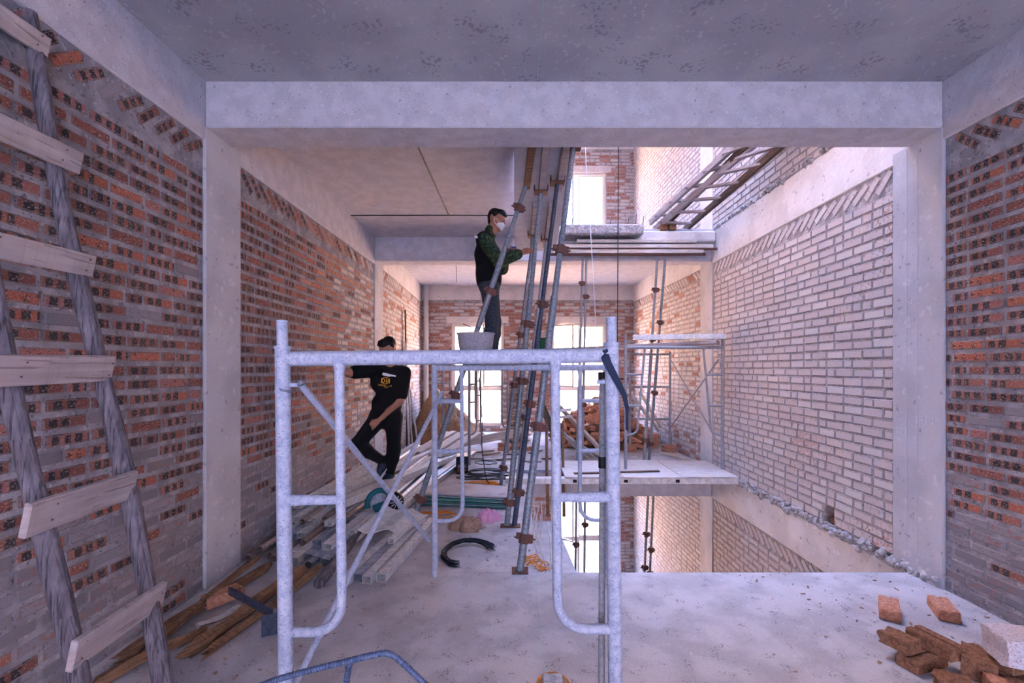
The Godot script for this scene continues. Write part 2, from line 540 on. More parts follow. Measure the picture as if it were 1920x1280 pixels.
	M.denim = mat(mottled(256, Color(0.16, 0.19, 0.23), Color(0.23, 0.26, 0.30), Color(0.11, 0.13, 0.17), 0.7, Color(0.30, 0.33, 0.36), 0.72, 0.1, 0.03, 0.1), 4.0, 0.9, 0, false)
	M.camo = mat(camo_tex(), 1.9, 0.9, 0, false)
	M.skin = plain(Color(0.62, 0.44, 0.36), 0.6)
	M.skin.subsurf_scatter_enabled = true
	M.skin.subsurf_scatter_strength = 0.15
	M.hair = plain(Color(0.035, 0.032, 0.035), 0.55)
	M.white_cloth = plain(Color(0.86, 0.86, 0.87), 0.85)
	M.shoe = plain(Color(0.16, 0.19, 0.25), 0.8)
	M.rubber = plain(Color(0.07, 0.07, 0.08), 0.55)
	M.cable_dark = plain(Color(0.16, 0.17, 0.18), 0.6)
	M.cable_orange = plain(Color(0.80, 0.50, 0.16), 0.6)
	M.cable_white = plain(Color(0.78, 0.80, 0.84), 0.6)
	M.chalk = plain(Color(0.77, 0.77, 0.80), 0.95)
	M.gold = plain(Color(0.85, 0.62, 0.12), 0.5)
	M.blue = plain(Color(0.10, 0.24, 0.52), 0.6)
	M.teal = plain(Color(0.06, 0.33, 0.36), 0.45)
	M.green = plain(Color(0.07, 0.30, 0.19), 0.45)
	M.glass_edge = plain(Color(0.20, 0.52, 0.45), 0.3)
	M.tub = mat(mottled(256, Color(0.60, 0.59, 0.60), Color(0.68, 0.66, 0.66), Color(0.34, 0.42, 0.62), 0.58, Color(0.76, 0.74, 0.73), 0.66, 0.06, 0.03, 0.06), 4.0, 0.85, 0, false)
	M.kraft = mat(mottled(256, Color(0.52, 0.42, 0.36), Color(0.62, 0.52, 0.45), Color(0.38, 0.30, 0.26), 0.66, Color(0.70, 0.62, 0.56), 0.7, 0.06, 0.03, 0.06), 3.0, 0.75, 0, false)
	M.pink = plain(Color(0.78, 0.56, 0.68), 0.45)
	M.strap = plain(Color(0.12, 0.16, 0.24), 0.8)
	M.frame = plain(Color(0.80, 0.76, 0.72), 0.5)
	M.pvc = plain(Color(0.72, 0.71, 0.70), 0.45)
	M.laser_strand = plain(Color(0.66, 0.84, 0.76), 0.6)  # green of the laser's light, put into the colour
	M.facade = mat(mottled(256, Color(0.90, 0.82, 0.73), Color(0.93, 0.86, 0.78), Color(0.84, 0.75, 0.66), 0.7, Color(0.95, 0.90, 0.83), 0.7, 0.03), 0.3, 0.9, 0, true)
	M.ground = mat(mottled(256, Color(0.76, 0.69, 0.60), Color(0.82, 0.75, 0.66), Color(0.58, 0.54, 0.48), 0.7, Color(0.82, 0.79, 0.74), 0.7, 0.05), 0.3, 0.95, 0, true)
	var g := StandardMaterial3D.new()
	g.transparency = BaseMaterial3D.TRANSPARENCY_ALPHA
	g.albedo_color = Color(0.93, 0.97, 1.0, 0.06)
	g.roughness = 0.02
	M.glass = g


func camo_tex() -> ImageTexture:
	var a := nb(256, 256, 0.025, 3)
	var b := nb(256, 256, 0.03, 3)
	var c := nb(256, 256, 0.035, 3)
	var out := PackedByteArray()
	out.resize(256 * 256 * 3)
	for i in 256 * 256:
		var k := Color(0.17, 0.25, 0.16)
		if a[i] > 140: k = Color(0.10, 0.16, 0.11)
		if b[i] > 150: k = Color(0.28, 0.35, 0.22)
		if c[i] > 165: k = Color(0.10, 0.12, 0.10)
		out[i * 3] = int(k.r * 255); out[i * 3 + 1] = int(k.g * 255); out[i * 3 + 2] = int(k.b * 255)
	return image_tex(256, 256, out)


# ------------------------------------------------------------------ brickwork
func cell_rect(cell: int, share: float) -> Rect2:
	return Rect2((cell % 4) * 0.25 + 0.002, int(cell / 4) * 0.0625 + 0.001, 0.246 * share, 0.0605)


# the visible half of a laid brick: a face with worn arrises and the sides that stand in the joint; origin at the middle of the face's foot in the wall
func brick_into(mb: MB, x: Transform3D, ln: float, ht: float, proud: float, cell: int) -> void:
	var r := cell_rect(cell, clampf(ln / 0.22, 0.3, 1.0))
	var b := 0.006
	var hx := ln / 2; var hy := ht / 2
	var f := []
	var e := []
	var k := []
	for c in [[-1, -1], [1, -1], [1, 1], [-1, 1]]:
		f.append(x * Vector3((hx - b) * c[0], (hy - b) * c[1], proud))
		e.append(x * Vector3(hx * c[0], hy * c[1], proud - b))
		k.append(x * Vector3(hx * c[0], hy * c[1], -0.012))
	mb.quad_uv(f[0], f[1], f[2], f[3], x.basis.z.normalized(), r)
	var side := Rect2(r.position.x, r.position.y + r.size.y * 0.02, r.size.x, r.size.y * 0.03)
	var dirs := [Vector3(0, -1, 0), Vector3(1, 0, 0), Vector3(0, 1, 0), Vector3(-1, 0, 0)]
	for i in 4:
		var j := (i + 1) % 4
		mb.quad_uv(e[i], e[j], f[j], f[i], (x.basis * (dirs[i] + Vector3(0, 0, 1))).normalized(), side)
		mb.quad_uv(k[i], k[j], e[j], e[i], (x.basis * dirs[i]).normalized(), side)


func brick_mesh(cell: int, ln: float, ht: float, proud: float) -> Mesh:
	var key := "%d %d %d %d" % [cell, roundi(ln * 100), roundi(proud * 1000), roundi(ht * 1000)]
	if not brick_meshes.has(key):
		var mb := MB.new()
		brick_into(mb, Transform3D(), roundi(ln * 100) / 100.0, ht, proud, cell)
		brick_meshes[key] = mb.mesh()
	return brick_meshes[key]


func pick_cell(style: String, f: float, v: float, r: RandomNumberGenerator) -> int:
	var wash := 0.0
	var spatter := 0.0
	var cored := 0.0
	match style:
		"red": spatter = 0.03 + 0.9 * smoothstep(0.95, 0.4, v)
		"fading": spatter = 0.9 * smoothstep(1.0, 0.45, v) * smoothstep(0.9, 0.5, f); wash = 0.8 * smoothstep(0.45, 1.0, f); cored = 0.7 * smoothstep(0.2, 0.6, f)
		"washed": wash = 1.0
		"dusty": wash = 0.85; cored = 0.98
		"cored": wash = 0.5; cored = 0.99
	if r.randf() < spatter:
		return 28 + r.randi() % 12
	if r.randf() < wash:
		var patch := 0.5 + 0.5 * sin(f * 9.0 + 1.3 * sin(v * 3.1) + 0.7) * cos(v * 2.3 + f * 4.0)
		if style == "fading":
			patch = 0.95
		return 40 + clampi(int(patch * 9.0 + r.randf() * 3.0), 0, 11)
	if r.randf() < cored:
		return 52 + r.randi() % 12
	return r.randi() % 20 if r.randf() < 0.8 else 20 + r.randi() % 8


# a rectangle cut by rectangular openings into boxes; w = thickness behind the face
func holed(mb: MB, x: Transform3D, ln: float, ht: float, w: float, holes: Array) -> void:
	var us := [0.0, ln]; var vs := [0.0, ht]
	for h: Rect2 in holes:
		us.append(clampf(h.position.x, 0, ln)); us.append(clampf(h.end.x, 0, ln))
		vs.append(clampf(h.position.y, 0, ht)); vs.append(clampf(h.end.y, 0, ht))
	us.sort(); vs.sort()
	for i in us.size() - 1:
		for j in vs.size() - 1:
			if us[i + 1] - us[i] < 1e-4 or vs[j + 1] - vs[j] < 1e-4:
				continue
			var c := Vector2((us[i] + us[i + 1]) / 2, (vs[j] + vs[j + 1]) / 2)
			var open := false
			for h: Rect2 in holes:
				open = open or h.has_point(c)
			if not open:
				mb.box(x * Transform3D(Basis(), Vector3(c.x, c.y, -w / 2)), Vector3(us[i + 1] - us[i], vs[j + 1] - vs[j], w))


# a brick wall: a mortar body with every brick standing a little proud of it. «o» is the foot of its face, u runs along it, n faces the room
func brick_wall(called: String, label: String, o: Vector3, u: Vector3, n: Vector3, ln: float, ht: float, style: String, mortar: Material, o2 := {}) -> Node3D:
	var root := Node3D.new()
	root.name = called
	add_child(root, true)
	root.transform = Transform3D(Basis(u, Vector3.UP, u.cross(Vector3.UP)), o)
	if u.cross(Vector3.UP).dot(n) < 0:   # keep a right-handed frame: run along the wall the other way
		root.transform = Transform3D(Basis(-u, Vector3.UP, (-u).cross(Vector3.UP)), o + u * ln)
	var flip: bool = u.cross(Vector3.UP).dot(n) < 0
	tag(root, label, "wall", "", "structure")
	var holes: Array = o2.get("holes", [])
	var r := RandomNumberGenerator.new()
	r.seed = hash(called)
	var mb := MB.new()
	holed(mb, Transform3D(), ln, ht, 0.2, holes.map(func(h): return Rect2(ln - h.end.x, h.position.y, h.size.x, h.size.y)) if flip else holes)
	put("mortar", mb.mesh(), mortar, root)
	var from_u: float = o2.get("from", 0.0)
	var to_u: float = o2.get("to", ln)
	var from_v: float = o2.get("from_v", 0.0)
	var top_v: float = ht - (0.17 if o2.get("raked", false) else 0.0)
	var near: Vector2 = o2.get("near", Vector2(ln, 1.5))
	var many: int = o2.get("parts", 0)
	var proud: float = o2.get("proud", 0.006)
	var tall: float = o2.get("tall", 0.064)
	var laid := []      # [distance, transform, length, cell]
	var row := 0
	var v := from_v + 0.015
	while v + 0.065 <= top_v:
		var at_u := from_u - (0.0 if row % 2 == 0 else 0.1175) - r.randf() * 0.02
		while at_u < to_u:
			var bl := 0.22 if r.randf() > 0.13 else 0.105
			var a := maxf(at_u, from_u + 0.004)
			var b := minf(at_u + bl, to_u - 0.004)
			at_u += bl + (0.009 if tall > 0.065 else 0.013) + r.randf() * 0.008
			var spans := [[a, b]]
			for h: Rect2 in holes:
				if v + 0.064 > h.position.y and v < h.end.y:
					var next := []
					for s in spans:
						if s[1] <= h.position.x or s[0] >= h.end.x:
							next.append(s)
						else:
							next.append([s[0], h.position.x - 0.005])
							next.append([h.end.x + 0.005, s[1]])
					spans = next
			for s in spans:
				var l: float = s[1] - s[0]
				if l < 0.035:
					continue
				var uu: float = (s[0] + s[1]) / 2
				var cell := pick_cell(style, uu / ln, v, r)
				var x := Transform3D(Basis(Vector3(0, 0, 1), r.randf_range(-0.012, 0.012)).rotated(Vector3.UP, r.randf_range(-0.012, 0.012)), Vector3(ln - uu if flip else uu, v + 0.0325 + r.randf_range(-0.002, 0.002), r.randf_range(-0.003, 0.002)))
				laid.append([absf(uu - near.x) + absf(v - near.y) * 0.35, x, l, cell])
		v += 0.080
		row += 1
	if o2.get("raked", false):
		var uu := from_u + 0.1
		while uu < to_u - 0.08:
			var cell := pick_cell(style if style != "red" else "red", uu / ln, 2.0, r)
			var lean := deg_to_rad(38 + r.randf_range(-6, 6)) * (1 if o2.get("lean", 1) > 0 else -1)
			laid.append([absf(uu - near.x), Transform3D(Basis(Vector3(0, 0, 1), lean * (-1 if flip else 1)), Vector3(ln - uu if flip else uu, ht - 0.088, 0)), 0.2, cell])
			uu += 0.122 + r.randf() * 0.012
	laid.sort_custom(func(p, q): return p[0] < q[0])
	var rest := MB.new()
	for i in laid.size():
		var b: Array = laid[i]
		if i < many:
			put("brick", brick_mesh(b[3], b[2], tall, proud), M.brick, root, b[1])
		else:
			brick_into(rest, b[1], b[2], tall, proud, b[3])
	if rest.v.size() > 0:
		var s := put("brickwork", rest.mesh(), M.brick, root)
		s.set_meta("kind", "stuff")
	return root


# ------------------------------------------------------------------ the building's shell
func concrete_box(called: String, label: String, category: String, m: Material, boxes: Array, bev := 0.008) -> MeshInstance3D:
	var mb := MB.new()
	for b in boxes:
		mb.box(Transform3D(Basis(), pos((b[0] + b[1]) / 2, (b[2] + b[3]) / 2, (b[4] + b[5]) / 2)), Vector3(b[1] - b[0], b[3] - b[2], b[5] - b[4]), bev)
	return struct(called, label, category, mb, m)


func window(called: String, label: String, x0: float, x1: float, y0: float, y1: float, d: float, side: float) -> void:
	var o := thing(called, label, "window", pos((x0 + x1) / 2, y0, d))
	o.set_meta("kind", "structure")
	var w := x1 - x0; var h := y1 - y0
	var f := MB.new()
	for s in [-1.0, 1.0]:
		f.bx(s * w / 2, s * (w / 2 - 0.05), 0, h, -0.04, 0.04, 0.004)
	f.bx(-w / 2 + 0.05, w / 2 - 0.05, h - 0.05, h, -0.04, 0.04, 0.004)
	f.bx(-w / 2 + 0.05, w / 2 - 0.05, 0, 0.05, -0.04, 0.04, 0.004)
	put("window_frame", f.mesh(), M.frame, o)
	var t := MB.new()
	var ty := h * 0.37
	t.bx(-w / 2 + 0.05, w / 2 - 0.05, ty - 0.035, ty + 0.035, -0.035, 0.035, 0.004)
	put("transom", t.mesh(), M.frame, o)
	# one pair of casements, standing a little ajar, above and below the transom
	for part in [[0.05, ty - 0.035], [ty + 0.035, h - 0.05]]:
		for s in [-1.0, 1.0]:
			var sw := w / 2 - 0.05
			var sash := MB.new()
			var hh: float = part[1] - part[0]
			sash.bx(0, s * 0.03, 0, hh, -0.02, 0.02, 0.003)
			sash.bx(s * (sw - 0.03), s * sw, 0, hh, -0.02, 0.02, 0.003)
			sash.bx(s * 0.03, s * (sw - 0.03), 0, 0.03, -0.02, 0.02, 0.003)
			sash.bx(s * 0.03, s * (sw - 0.03), hh - 0.03, hh, -0.02, 0.02, 0.003)
			var open: float = 0.75 * side if s == side and part[0] > 0.5 else 0.0
			var q := put("sash", sash.mesh(), M.frame, o, Transform3D(Basis(Vector3.UP, -open), Vector3(-s * sw, part[0], 0)))
			var g := MB.new()
			g.quad(Vector3(s * 0.03, 0.03, 0), Vector3(s * (sw - 0.03), 0.03, 0), Vector3(s * (sw - 0.03), hh - 0.03, 0), Vector3(s * 0.03, hh - 0.03, 0), Vector3(0, 0, 1))
			put("pane", g.mesh(), M.glass, q)


func shell() -> void:
	var U := Vector3(0, 0, -1)
	var R := Vector3(1, 0, 0)
	# slabs
	concrete_box("floor", "dusty grey concrete floor slab with a stairwell opening on its right side", "floor", M.floor, [[-2.32, 3.09, -0.13, 0, -2.7, 3.53], [-2.32, 0.15, -0.13, 0, 3.53, 7.1], [-2.5, 3.09, -0.13, 0, 7.1, 11.5]], 0.004)
	concrete_box("ceiling", "grey concrete ceiling slab with dark damp specks over the near room", "ceiling", M.ceiling, [[-2.32, 3.09, CEIL, STOREY, -2.7, 3.3]], 0.0)
	var cr := concrete_box("ceiling_middle", "concrete ceiling slab with board seams behind the front beam", "ceiling", M.ceiling_rear, [[-2.32, -0.03, CEIL, STOREY, 3.3, 7.1]], 0.004)
	for s in [[-2.11, -0.03, 6.08, 6.093], [-0.876, -0.864, 3.56, 6.08]]:
		var mb := MB.new()
		mb.box(Transform3D(Basis(), pos((s[0] + s[1]) / 2, CEIL - 0.002, (s[2] + s[3]) / 2)), Vector3(s[1] - s[0], 0.012, s[3] - s[2]))
		put("seam_with_shadow", mb.mesh(), M.cable_dark, cr)  # real ridge; its shadow is painted in by the dark material
	concrete_box("ceiling_rear", "smooth concrete ceiling slab over the window room", "ceiling", M.ceiling_rear, [[-2.5, 3.09, CEIL, STOREY, 7.1, 11.5]], 0.004)
	concrete_box("roof", "concrete roof slab with an open stairwell above the upper storey", "roof", M.ceiling_rear, [[-2.5, 3.09, 7.0, 7.12, 7.1, 11.5], [-2.5, -0.03, 7.0, 7.12, 3.3, 7.1], [-2.5, 3.09, 7.0, 7.12, -2.7, 3.3]], 0.0)
	concrete_box("floor_lower", "concrete floor of the storey below", "floor", M.floor, [[-2.5, 3.09, -3.68, -3.56, 2.9, 11.5]], 0.0)
	# beams
	concrete_box("beam", "broad pale concrete beam spanning the front of the stairwell", "beam", M.beam, [[XL, XR, 3.13, 3.46, 3.25, 3.55]])
	concrete_box("beam_rear", "grey concrete beam spanning behind the stairwell", "beam", M.beam, [[XL, XR, 3.09, 3.46, 7.12, 7.42]])
	concrete_box("beam_left", "concrete edge beam on top of the near left brick wall", "beam", M.beam, [[-2.3, XL, 3.05, 3.46, -2.7, 3.4]])
	concrete_box("beam_left_middle", "concrete edge beam above the long left brick wall", "beam", M.beam, [[-2.3, XL, 3.05, 3.46, 3.4, 7.6]])
	concrete_box("beam_right", "concrete edge beam on top of the near right brick wall", "beam", M.beam, [[XR, 3.09, 3.05, 3.46, -2.7, 3.4]])
	concrete_box("beam_right_middle", "white concrete edge beam above the washed right brick wall", "beam", M.plaster, [[XR, 3.09, 3.05, 3.52, 3.4, 7.6]])
	concrete_box("beam_right_lower", "white concrete edge beam below the washed right wall beside the stairwell", "beam", M.plaster, [[XR, 3.09, -0.42, -0.02, 3.3, 7.15]])
	concrete_box("beam_rear_lower", "dark shaded concrete beam under the far floor edge", "beam", M.beam, [[0.15, XR, -0.40, -0.128, 7.12, 7.42]])
	concrete_box("beam_front_lower", "concrete beam under the near edge of the stairwell opening", "beam", M.beam, [[XL, XR, -0.42, -0.128, 3.2, 3.52]])
	# columns
	for c in [["column_left", "near left concrete column between the two red brick walls", -2.3, XL + 0.004, 3.25, 3.67], ["column_right", "near right concrete column with pencil marks between brick walls", XR - 0.004, 3.09, 3.25, 3.69],
			["column_left_rear", "far left concrete column under the rear beam", -2.35, XL + 0.004, 7.12, 7.56], ["column_right_rear", "far right concrete column under the rear beam", XR - 0.004, 3.09, 7.1, 7.56]]:
		concrete_box(c[0], c[1], "column", M.column, [[c[2], c[3], 0 if c[2] < 0 else -3.56, 3.14, c[4], c[5]]])
	concrete_box("column_right_upper", "white concrete column on the upper right wall", "column", M.plaster, [[XR - 0.004, 3.09, 3.5, 7.0, 7.1, 7.56]])
	# pencil marks and the casting seams of the near right column
	var col: Node3D = get_node("column_right")
	for z in [3.455, 3.55]:
		var mb := MB.new()
		mb.box(Transform3D(Basis(), pos(XR - 0.0045, 1.56, z)), Vector3(0.003, 3.1, 0.004))
		put("casting_seam", mb.mesh(), M.beam, col)
	for k in [[2.0, 3.52, 0.03], [0.42, 3.5, 0.045]]:
		var mb := MB.new()
		var c := pos(XR - 0.005, k[0], k[1])
		var q := [c + Vector3(0, k[2], k[2] * 0.5), c + Vector3(0, -k[2], k[2] * 0.6), c + Vector3(0, -k[2] * 0.2, -k[2])]
		for i in 3:
			mb.bar(q[i], q[(i + 1) % 3], 0.004, 0.003, Vector3.RIGHT)
		put("chalk_triangle", mb.mesh(), M.chalk, col)
	for k in [["9", 1.8, 3.53], ["1514", 1.13, 3.4], ["101", 1.03, 3.6]]:
		var tm := text_mesh(k[0], 0.075)
		put("chalk_number", tm, M.chalk, col, Transform3D(Basis(Vector3.UP, -PI / 2), pos(XR - 0.0055, k[1], k[2])))
	# brick walls
	brick_wall("wall_left", "near left wall of dark-flecked red bricks behind the pole ladder", pos(-2.13, 0, -2.7), U, R, 5.95, 3.05, "red", M.mortar, {"parts": 300, "from": 3.2, "tall": 0.054, "raked": true, "near": Vector2(5.9, 1.6), "lean": 1})
	brick_wall("wall_left_middle", "long left wall of red bricks fading to lime-washed bricks", pos(-2.13, 0, 3.67), U, R, 3.45, 3.05, "fading", M.mortar, {"parts": 300, "tall": 0.057, "raked": true, "near": Vector2(0, 1.7), "lean": -1})
	brick_wall("wall_right", "near right wall of dark-flecked red bricks above the loose bricks", pos(2.9, 0, -2.7), U, -R, 5.95, 3.05, "red", M.mortar, {"parts": 300, "from": 3.9, "tall": 0.054, "raked": true, "near": Vector2(5.9, 1.6), "lean": 1})
	brick_wall("wall_right_middle", "long right wall of white-washed bricks beside the stairwell", pos(2.9, 0, 3.69), U, -R, 3.41, 3.05, "washed", M.mortar_pale, {"parts": 300, "raked": true, "near": Vector2(0.8, 1.2), "lean": -1, "proud": 0.008, "tall": 0.068, "from_v": 0.05, "holes": [Rect2(0.70, 0.05, 0.16, 0.17)]})
	var back := MB.new()
	back.box(Transform3D(Basis(), pos(3.16, 0.12, 4.47)), Vector3(0.02, 0.4, 0.4))
	var hb := MB.new()
	hb.box(Transform3D(Basis(Vector3.UP, 0.5), pos(2.99, 0.085, 4.46)), Vector3(0.12, 0.065, 0.10), 0.01)
	put("brick_stub", hb.mesh(), M.brown_brick, get_node("wall_right_middle")).global_transform = Transform3D()
	var rp := put("hole_backing", back.mesh(), M.brown_brick, get_node("wall_right_middle"))
	rp.global_transform = Transform3D()
	# third bay: the side walls converge a little
	var la := pos(-2.13, 0, 7.56); var lb := pos(-2.27, 0, 11.36)
	var ra := pos(2.9, 0, 7.56); var rb := pos(2.75, 0, 11.36)
	brick_wall("wall_left_rear", "far left brick wall glowing warm beside the windows", la, (lb - la).normalized(), R, la.distance_to(lb), 3.07, "dusty", M.mortar_pale, {"raked": true})
	brick_wall("wall_right_rear", "far right brick wall behind the narrow scaffold frame", ra, (rb - ra).normalized(), -R, ra.distance_to(rb), 3.07, "dusty", M.mortar_pale, {"raked": true})
	for s in [[la, lb, 0.10, "beam_left_rear", "warm concrete edge beam above the far left wall"], [ra, rb, -0.10, "beam_right_rear", "warm concrete edge beam above the far right wall"]]:
		var mb := MB.new()
		var sh := Vector3(-s[2] * 0.85, 3.255, 0)
		mb.bar(s[0] + sh, s[1] + sh, 0.39, 0.2, Vector3.UP, 0.006)
		struct(s[3], s[4], "beam", mb, M.plaster)
	# rear walls, one a storey
	for k in 3:
		var y := STOREY * (k - 1)
		var wl := Rect2(-1.55 + 2.3, 0.13, 1.225, 2.43)
		var wr := Rect2(0.80 + 2.3, 0.13, 1.30, 2.43)
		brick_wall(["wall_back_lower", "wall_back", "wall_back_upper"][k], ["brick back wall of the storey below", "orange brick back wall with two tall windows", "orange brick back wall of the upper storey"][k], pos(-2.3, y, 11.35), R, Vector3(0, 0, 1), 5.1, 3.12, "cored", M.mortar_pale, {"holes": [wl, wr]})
		concrete_box(["beam_back_lower", "beam_back", "beam_back_upper"][k], ["concrete ring beam above the lowest windows", "concrete ring beam above the orange back wall", "concrete ring beam above the upper back wall"][k], "beam", M.plaster, [[-2.3, 2.8, y + 3.11, y + 3.45, 11.33, 11.55]])
		var sfx: String = ["below", "in the window room", "upstairs"][k]
		for s in [[wl, "left"], [wr, "right"]]:
			var w: Rect2 = s[0]
			window("window_%d" % (k * 2 + (1 if s[1] == "left" else 2)), "tall %s window with transom and casements %s" % [s[1], sfx], w.position.x - 2.3, w.end.x - 2.3, y + w.position.y, y + w.end.y, 11.42, -1.0 if s[1] == "left" else 1.0)
		var lin := MB.new()
		for w: Rect2 in [wl, wr]:
			lin.bx(w.position.x - 2.42, w.end.x - 2.18, y + 2.565, y + 2.72, -11.39, -11.338, 0.004)
		put("lintel", lin.mesh(), M.plaster, get_node(["wall_back_lower", "wall_back", "wall_back_upper"][k])).global_transform = Transform3D()
	# upper and lower storeys of the right wall
	brick_wall("wall_right_upper", "bright upper right wall of white-washed bricks behind the ladders", pos(2.9, 3.52, 3.3), U, -R, 3.8, 3.48, "washed", M.mortar_pale, {"proud": 0.008, "tall": 0.068})
	brick_wall("wall_right_upper_rear", "bright upper right wall beside the upstairs window", ra + Vector3(0, 3.52, 0), (rb - ra).normalized(), -R, ra.distance_to(rb), 3.48, "washed", M.mortar_pale, {})
	brick_wall("wall_right_lower", "washed brick wall of the storey below seen through the opening", pos(2.9, -3.56, 3.3), U, -R, 3.8, 3.14, "washed", M.mortar_pale, {"raked": true, "from_v": 1.2})
	brick_wall("wall_right_lower_rear", "washed brick wall of the storey below beside its window", ra + Vector3(0, -3.56, 0), (rb - ra).normalized(), -R, ra.distance_to(rb), 3.43, "washed", M.mortar_pale, {"raked": true})
	concrete_box("wall_left_upper", "plain left wall of the upper storey", "wall", M.plaster, [[-2.5, -2.3, STOREY, 7.0, -2.7, 11.5]], 0)
	concrete_box("wall_left_lower", "plain left wall of the storey below", "wall", M.plaster, [[-2.5, -2.3, -3.56, -0.13, 2.9, 11.5]], 0)
	concrete_box("wall_front_lower", "plain front partition of the storey below", "wall", M.plaster, [[-2.5, 3.09, -3.56, -0.13, 2.9, 3.1]], 0)
	concrete_box("wall_front_upper", "plain partition above the front beam upstairs", "wall", M.plaster, [[-2.5, 3.09, STOREY, 7.0, 3.05, 3.25]], 0)
	concrete_box("wall_stairwell_sun_block", "unseen parapet walls around the open stairwell top, raised to block the sun", "wall", M.plaster, [[-0.23, -0.03, 7.12, 9.6, 3.25, 7.1], [XR, 3.09, 7.0, 9.6, 3.05, 7.3], [-0.23, 3.09, 7.12, 12.6, 3.05, 3.25], [-0.23, 3.09, 7.12, 9.6, 7.1, 7.3]], 0)  # parapets raised, the front one highest, to keep direct sun out
	var ff := MB.new()
	holed(ff, Transform3D(Basis(Vector3(-1, 0, 0), Vector3.UP, Vector3(0, 0, -1)), pos(3.09, 0, -2.7)), 5.41, 3.46, 0.2, [Rect2(0.9, 0.15, 3.6, 2.85)])
	struct("wall_front", "plain front wall with a wide unglazed opening behind the camera", "wall", ff, M.plaster)
	concrete_box("roof_added_shade", "unseen deep concrete slab added to keep sun out of the front opening", "roof", M.ceiling_rear, [[-3.5, 4.2, 3.44, 3.6, -6.2, -2.9]], 0)  # unseen overhang, added so that no sun enters the front
	var op := MB.new()  # unseen block, added to shade the street and cool the front light
	op.bx(-30, 34, -3.7, 15.0, 14.0, 24.0)
	single("added_shade_block", "unseen tall block added behind the camera to shade the street", "building", op, M.plaster)
	# raked rubble along the foot of the right wall, where brick sits on the lower beam
	var st := MB.new()
	var r := RandomNumberGenerator.new()
	r.seed = 5
	for k in 190:
		var d := 3.3 + r.randf() * 3.7
		var s := r.randf_range(0.02, 0.055)
		st.box(Transform3D(Basis.from_euler(Vector3(r.randf() * TAU, r.randf() * TAU, r.randf() * TAU)), pos(XR - 0.002 + r.randf() * 0.01, r.randf_range(-0.02, 0.06), d)), Vector3(s * 1.6, s, s), s * 0.25)
		if k % 2 == 0:
			d = 3.3 + r.randf() * 3.7
			st.box(Transform3D(Basis.from_euler(Vector3(r.randf() * TAU, r.randf() * TAU, r.randf() * TAU)), pos(XR + 0.006, 3.52 + r.randf() * 0.05, d)), Vector3(s * 1.6, s, s), s * 0.25)
	var rub := struct("mortar_rubble", "crumbled mortar along the edges of the right wall beams", "rubble", st, M.rubble)
	rub.set_meta("kind", "stuff")
	# what lies outside: the yard and the sunlit block across it
	var gm := MB.new()
	gm.bx(-60, 60, -3.9, -3.7, -70, 40)
	struct("ground", "pale yard outside the building", "ground", gm, M.ground)
	var bm := MB.new()
	bm.bx(-26, 30, -3.7, 7.9, -46, -34)
	var blk := single("apartment_block", "sunlit pale block across the yard outside the windows", "building", bm, M.facade)
	for i in 14:
		for j in 3:
			var wm := MB.new()
			wm.bx(-24.5 + i * 3.9, -23.0 + i * 3.9, -2.2 + j * 3.4, -0.4 + j * 3.4, -34.03, -33.97, 0.01)
			put("window", wm.mesh(), M.galv_blue, blk)


func text_mesh(s: String, size: float, font := "Droid Sans", depth := 0.002) -> TextMesh:
	var t := TextMesh.new()
	t.text = s
	var f := SystemFont.new()
	f.font_names = PackedStringArray([font])
	t.font = f
	t.font_size = 64
	t.pixel_size = size / 64.0
	t.depth = depth
	return t


# ------------------------------------------------------------------ scaffolding, props and ladders
func wobble_tube(mb: MB, a: Vector3, b: Vector3, r: float, rough: float, sides := 12, n := 16) -> void:
	var pts := []
	var rr := []
	var ph := rng.randf() * TAU
	for i in n + 1:
		var t := float(i) / n
		pts.append(a.lerp(b, t) + Vector3(sin(t * 7.0 + ph), sin(t * 11.0 + ph * 2.0) * 0.3, cos(t * 9.0 + ph)) * rough)
		rr.append(r * (1.08 - 0.16 * t + 0.07 * sin(t * 23.0 + ph) + rng.randf_range(-0.03, 0.03)))
	mb.tube(pts, rr, sides)


func pole_ladder() -> void:
	var o := thing("pole_ladder", "tall ladder of rough tree poles and nailed grey planks against the near left wall", "ladder", pos(-1.5, 0, 1.86))
	var base := pos(-1.5, 0, 1.86)
	for d in [1.69, 2.05]:
		var mb := MB.new()
		wobble_tube(mb, pos(-1.475, 0.0, d) - base, pos(-1.475 - 0.215 * 3.05, 3.05, d + 0.03) - base, 0.034, 0.010)
		put("pole", mb.mesh(), M.bark, o)
	for p in [[0.51, 1.655, 2.10, 0.112], [0.995, 1.60, 2.07, 0.12], [1.495, 1.58, 2.085, 0.11], [1.94, 1.56, 2.10, 0.095], [2.41, 1.56, 2.15, 0.10], [2.90, 1.58, 2.11, 0.085]]:
		var x: float = -1.43 - 0.215 * p[0]
		var mb := MB.new()
		var a := pos(x, p[0] - 0.006, p[1]) - base
		var b := pos(x - 0.012, p[0] + 0.006, p[2]) - base
		mb.box(Transform3D(Basis((b - a).normalized(), Vector3(0.21, 1, 0).normalized() * -1.0, (b - a).normalized().cross(Vector3(-0.21, -1, 0).normalized())), (a + b) / 2), Vector3(a.distance_to(b), p[3], 0.026), 0.004)
		var pl := put("rung", mb.mesh(), M.wood_grey, o)
		var nm := MB.new()
		for q in [1.69, 2.05]:
			for s in [-1, 1]:
				nm.ball(pos(x + 0.016, p[0] + 0.025 * s, q + 0.01 * s) - base, Vector3.ONE * 0.004, 6)
		put("nail", nm.mesh(), M.rust, pl)


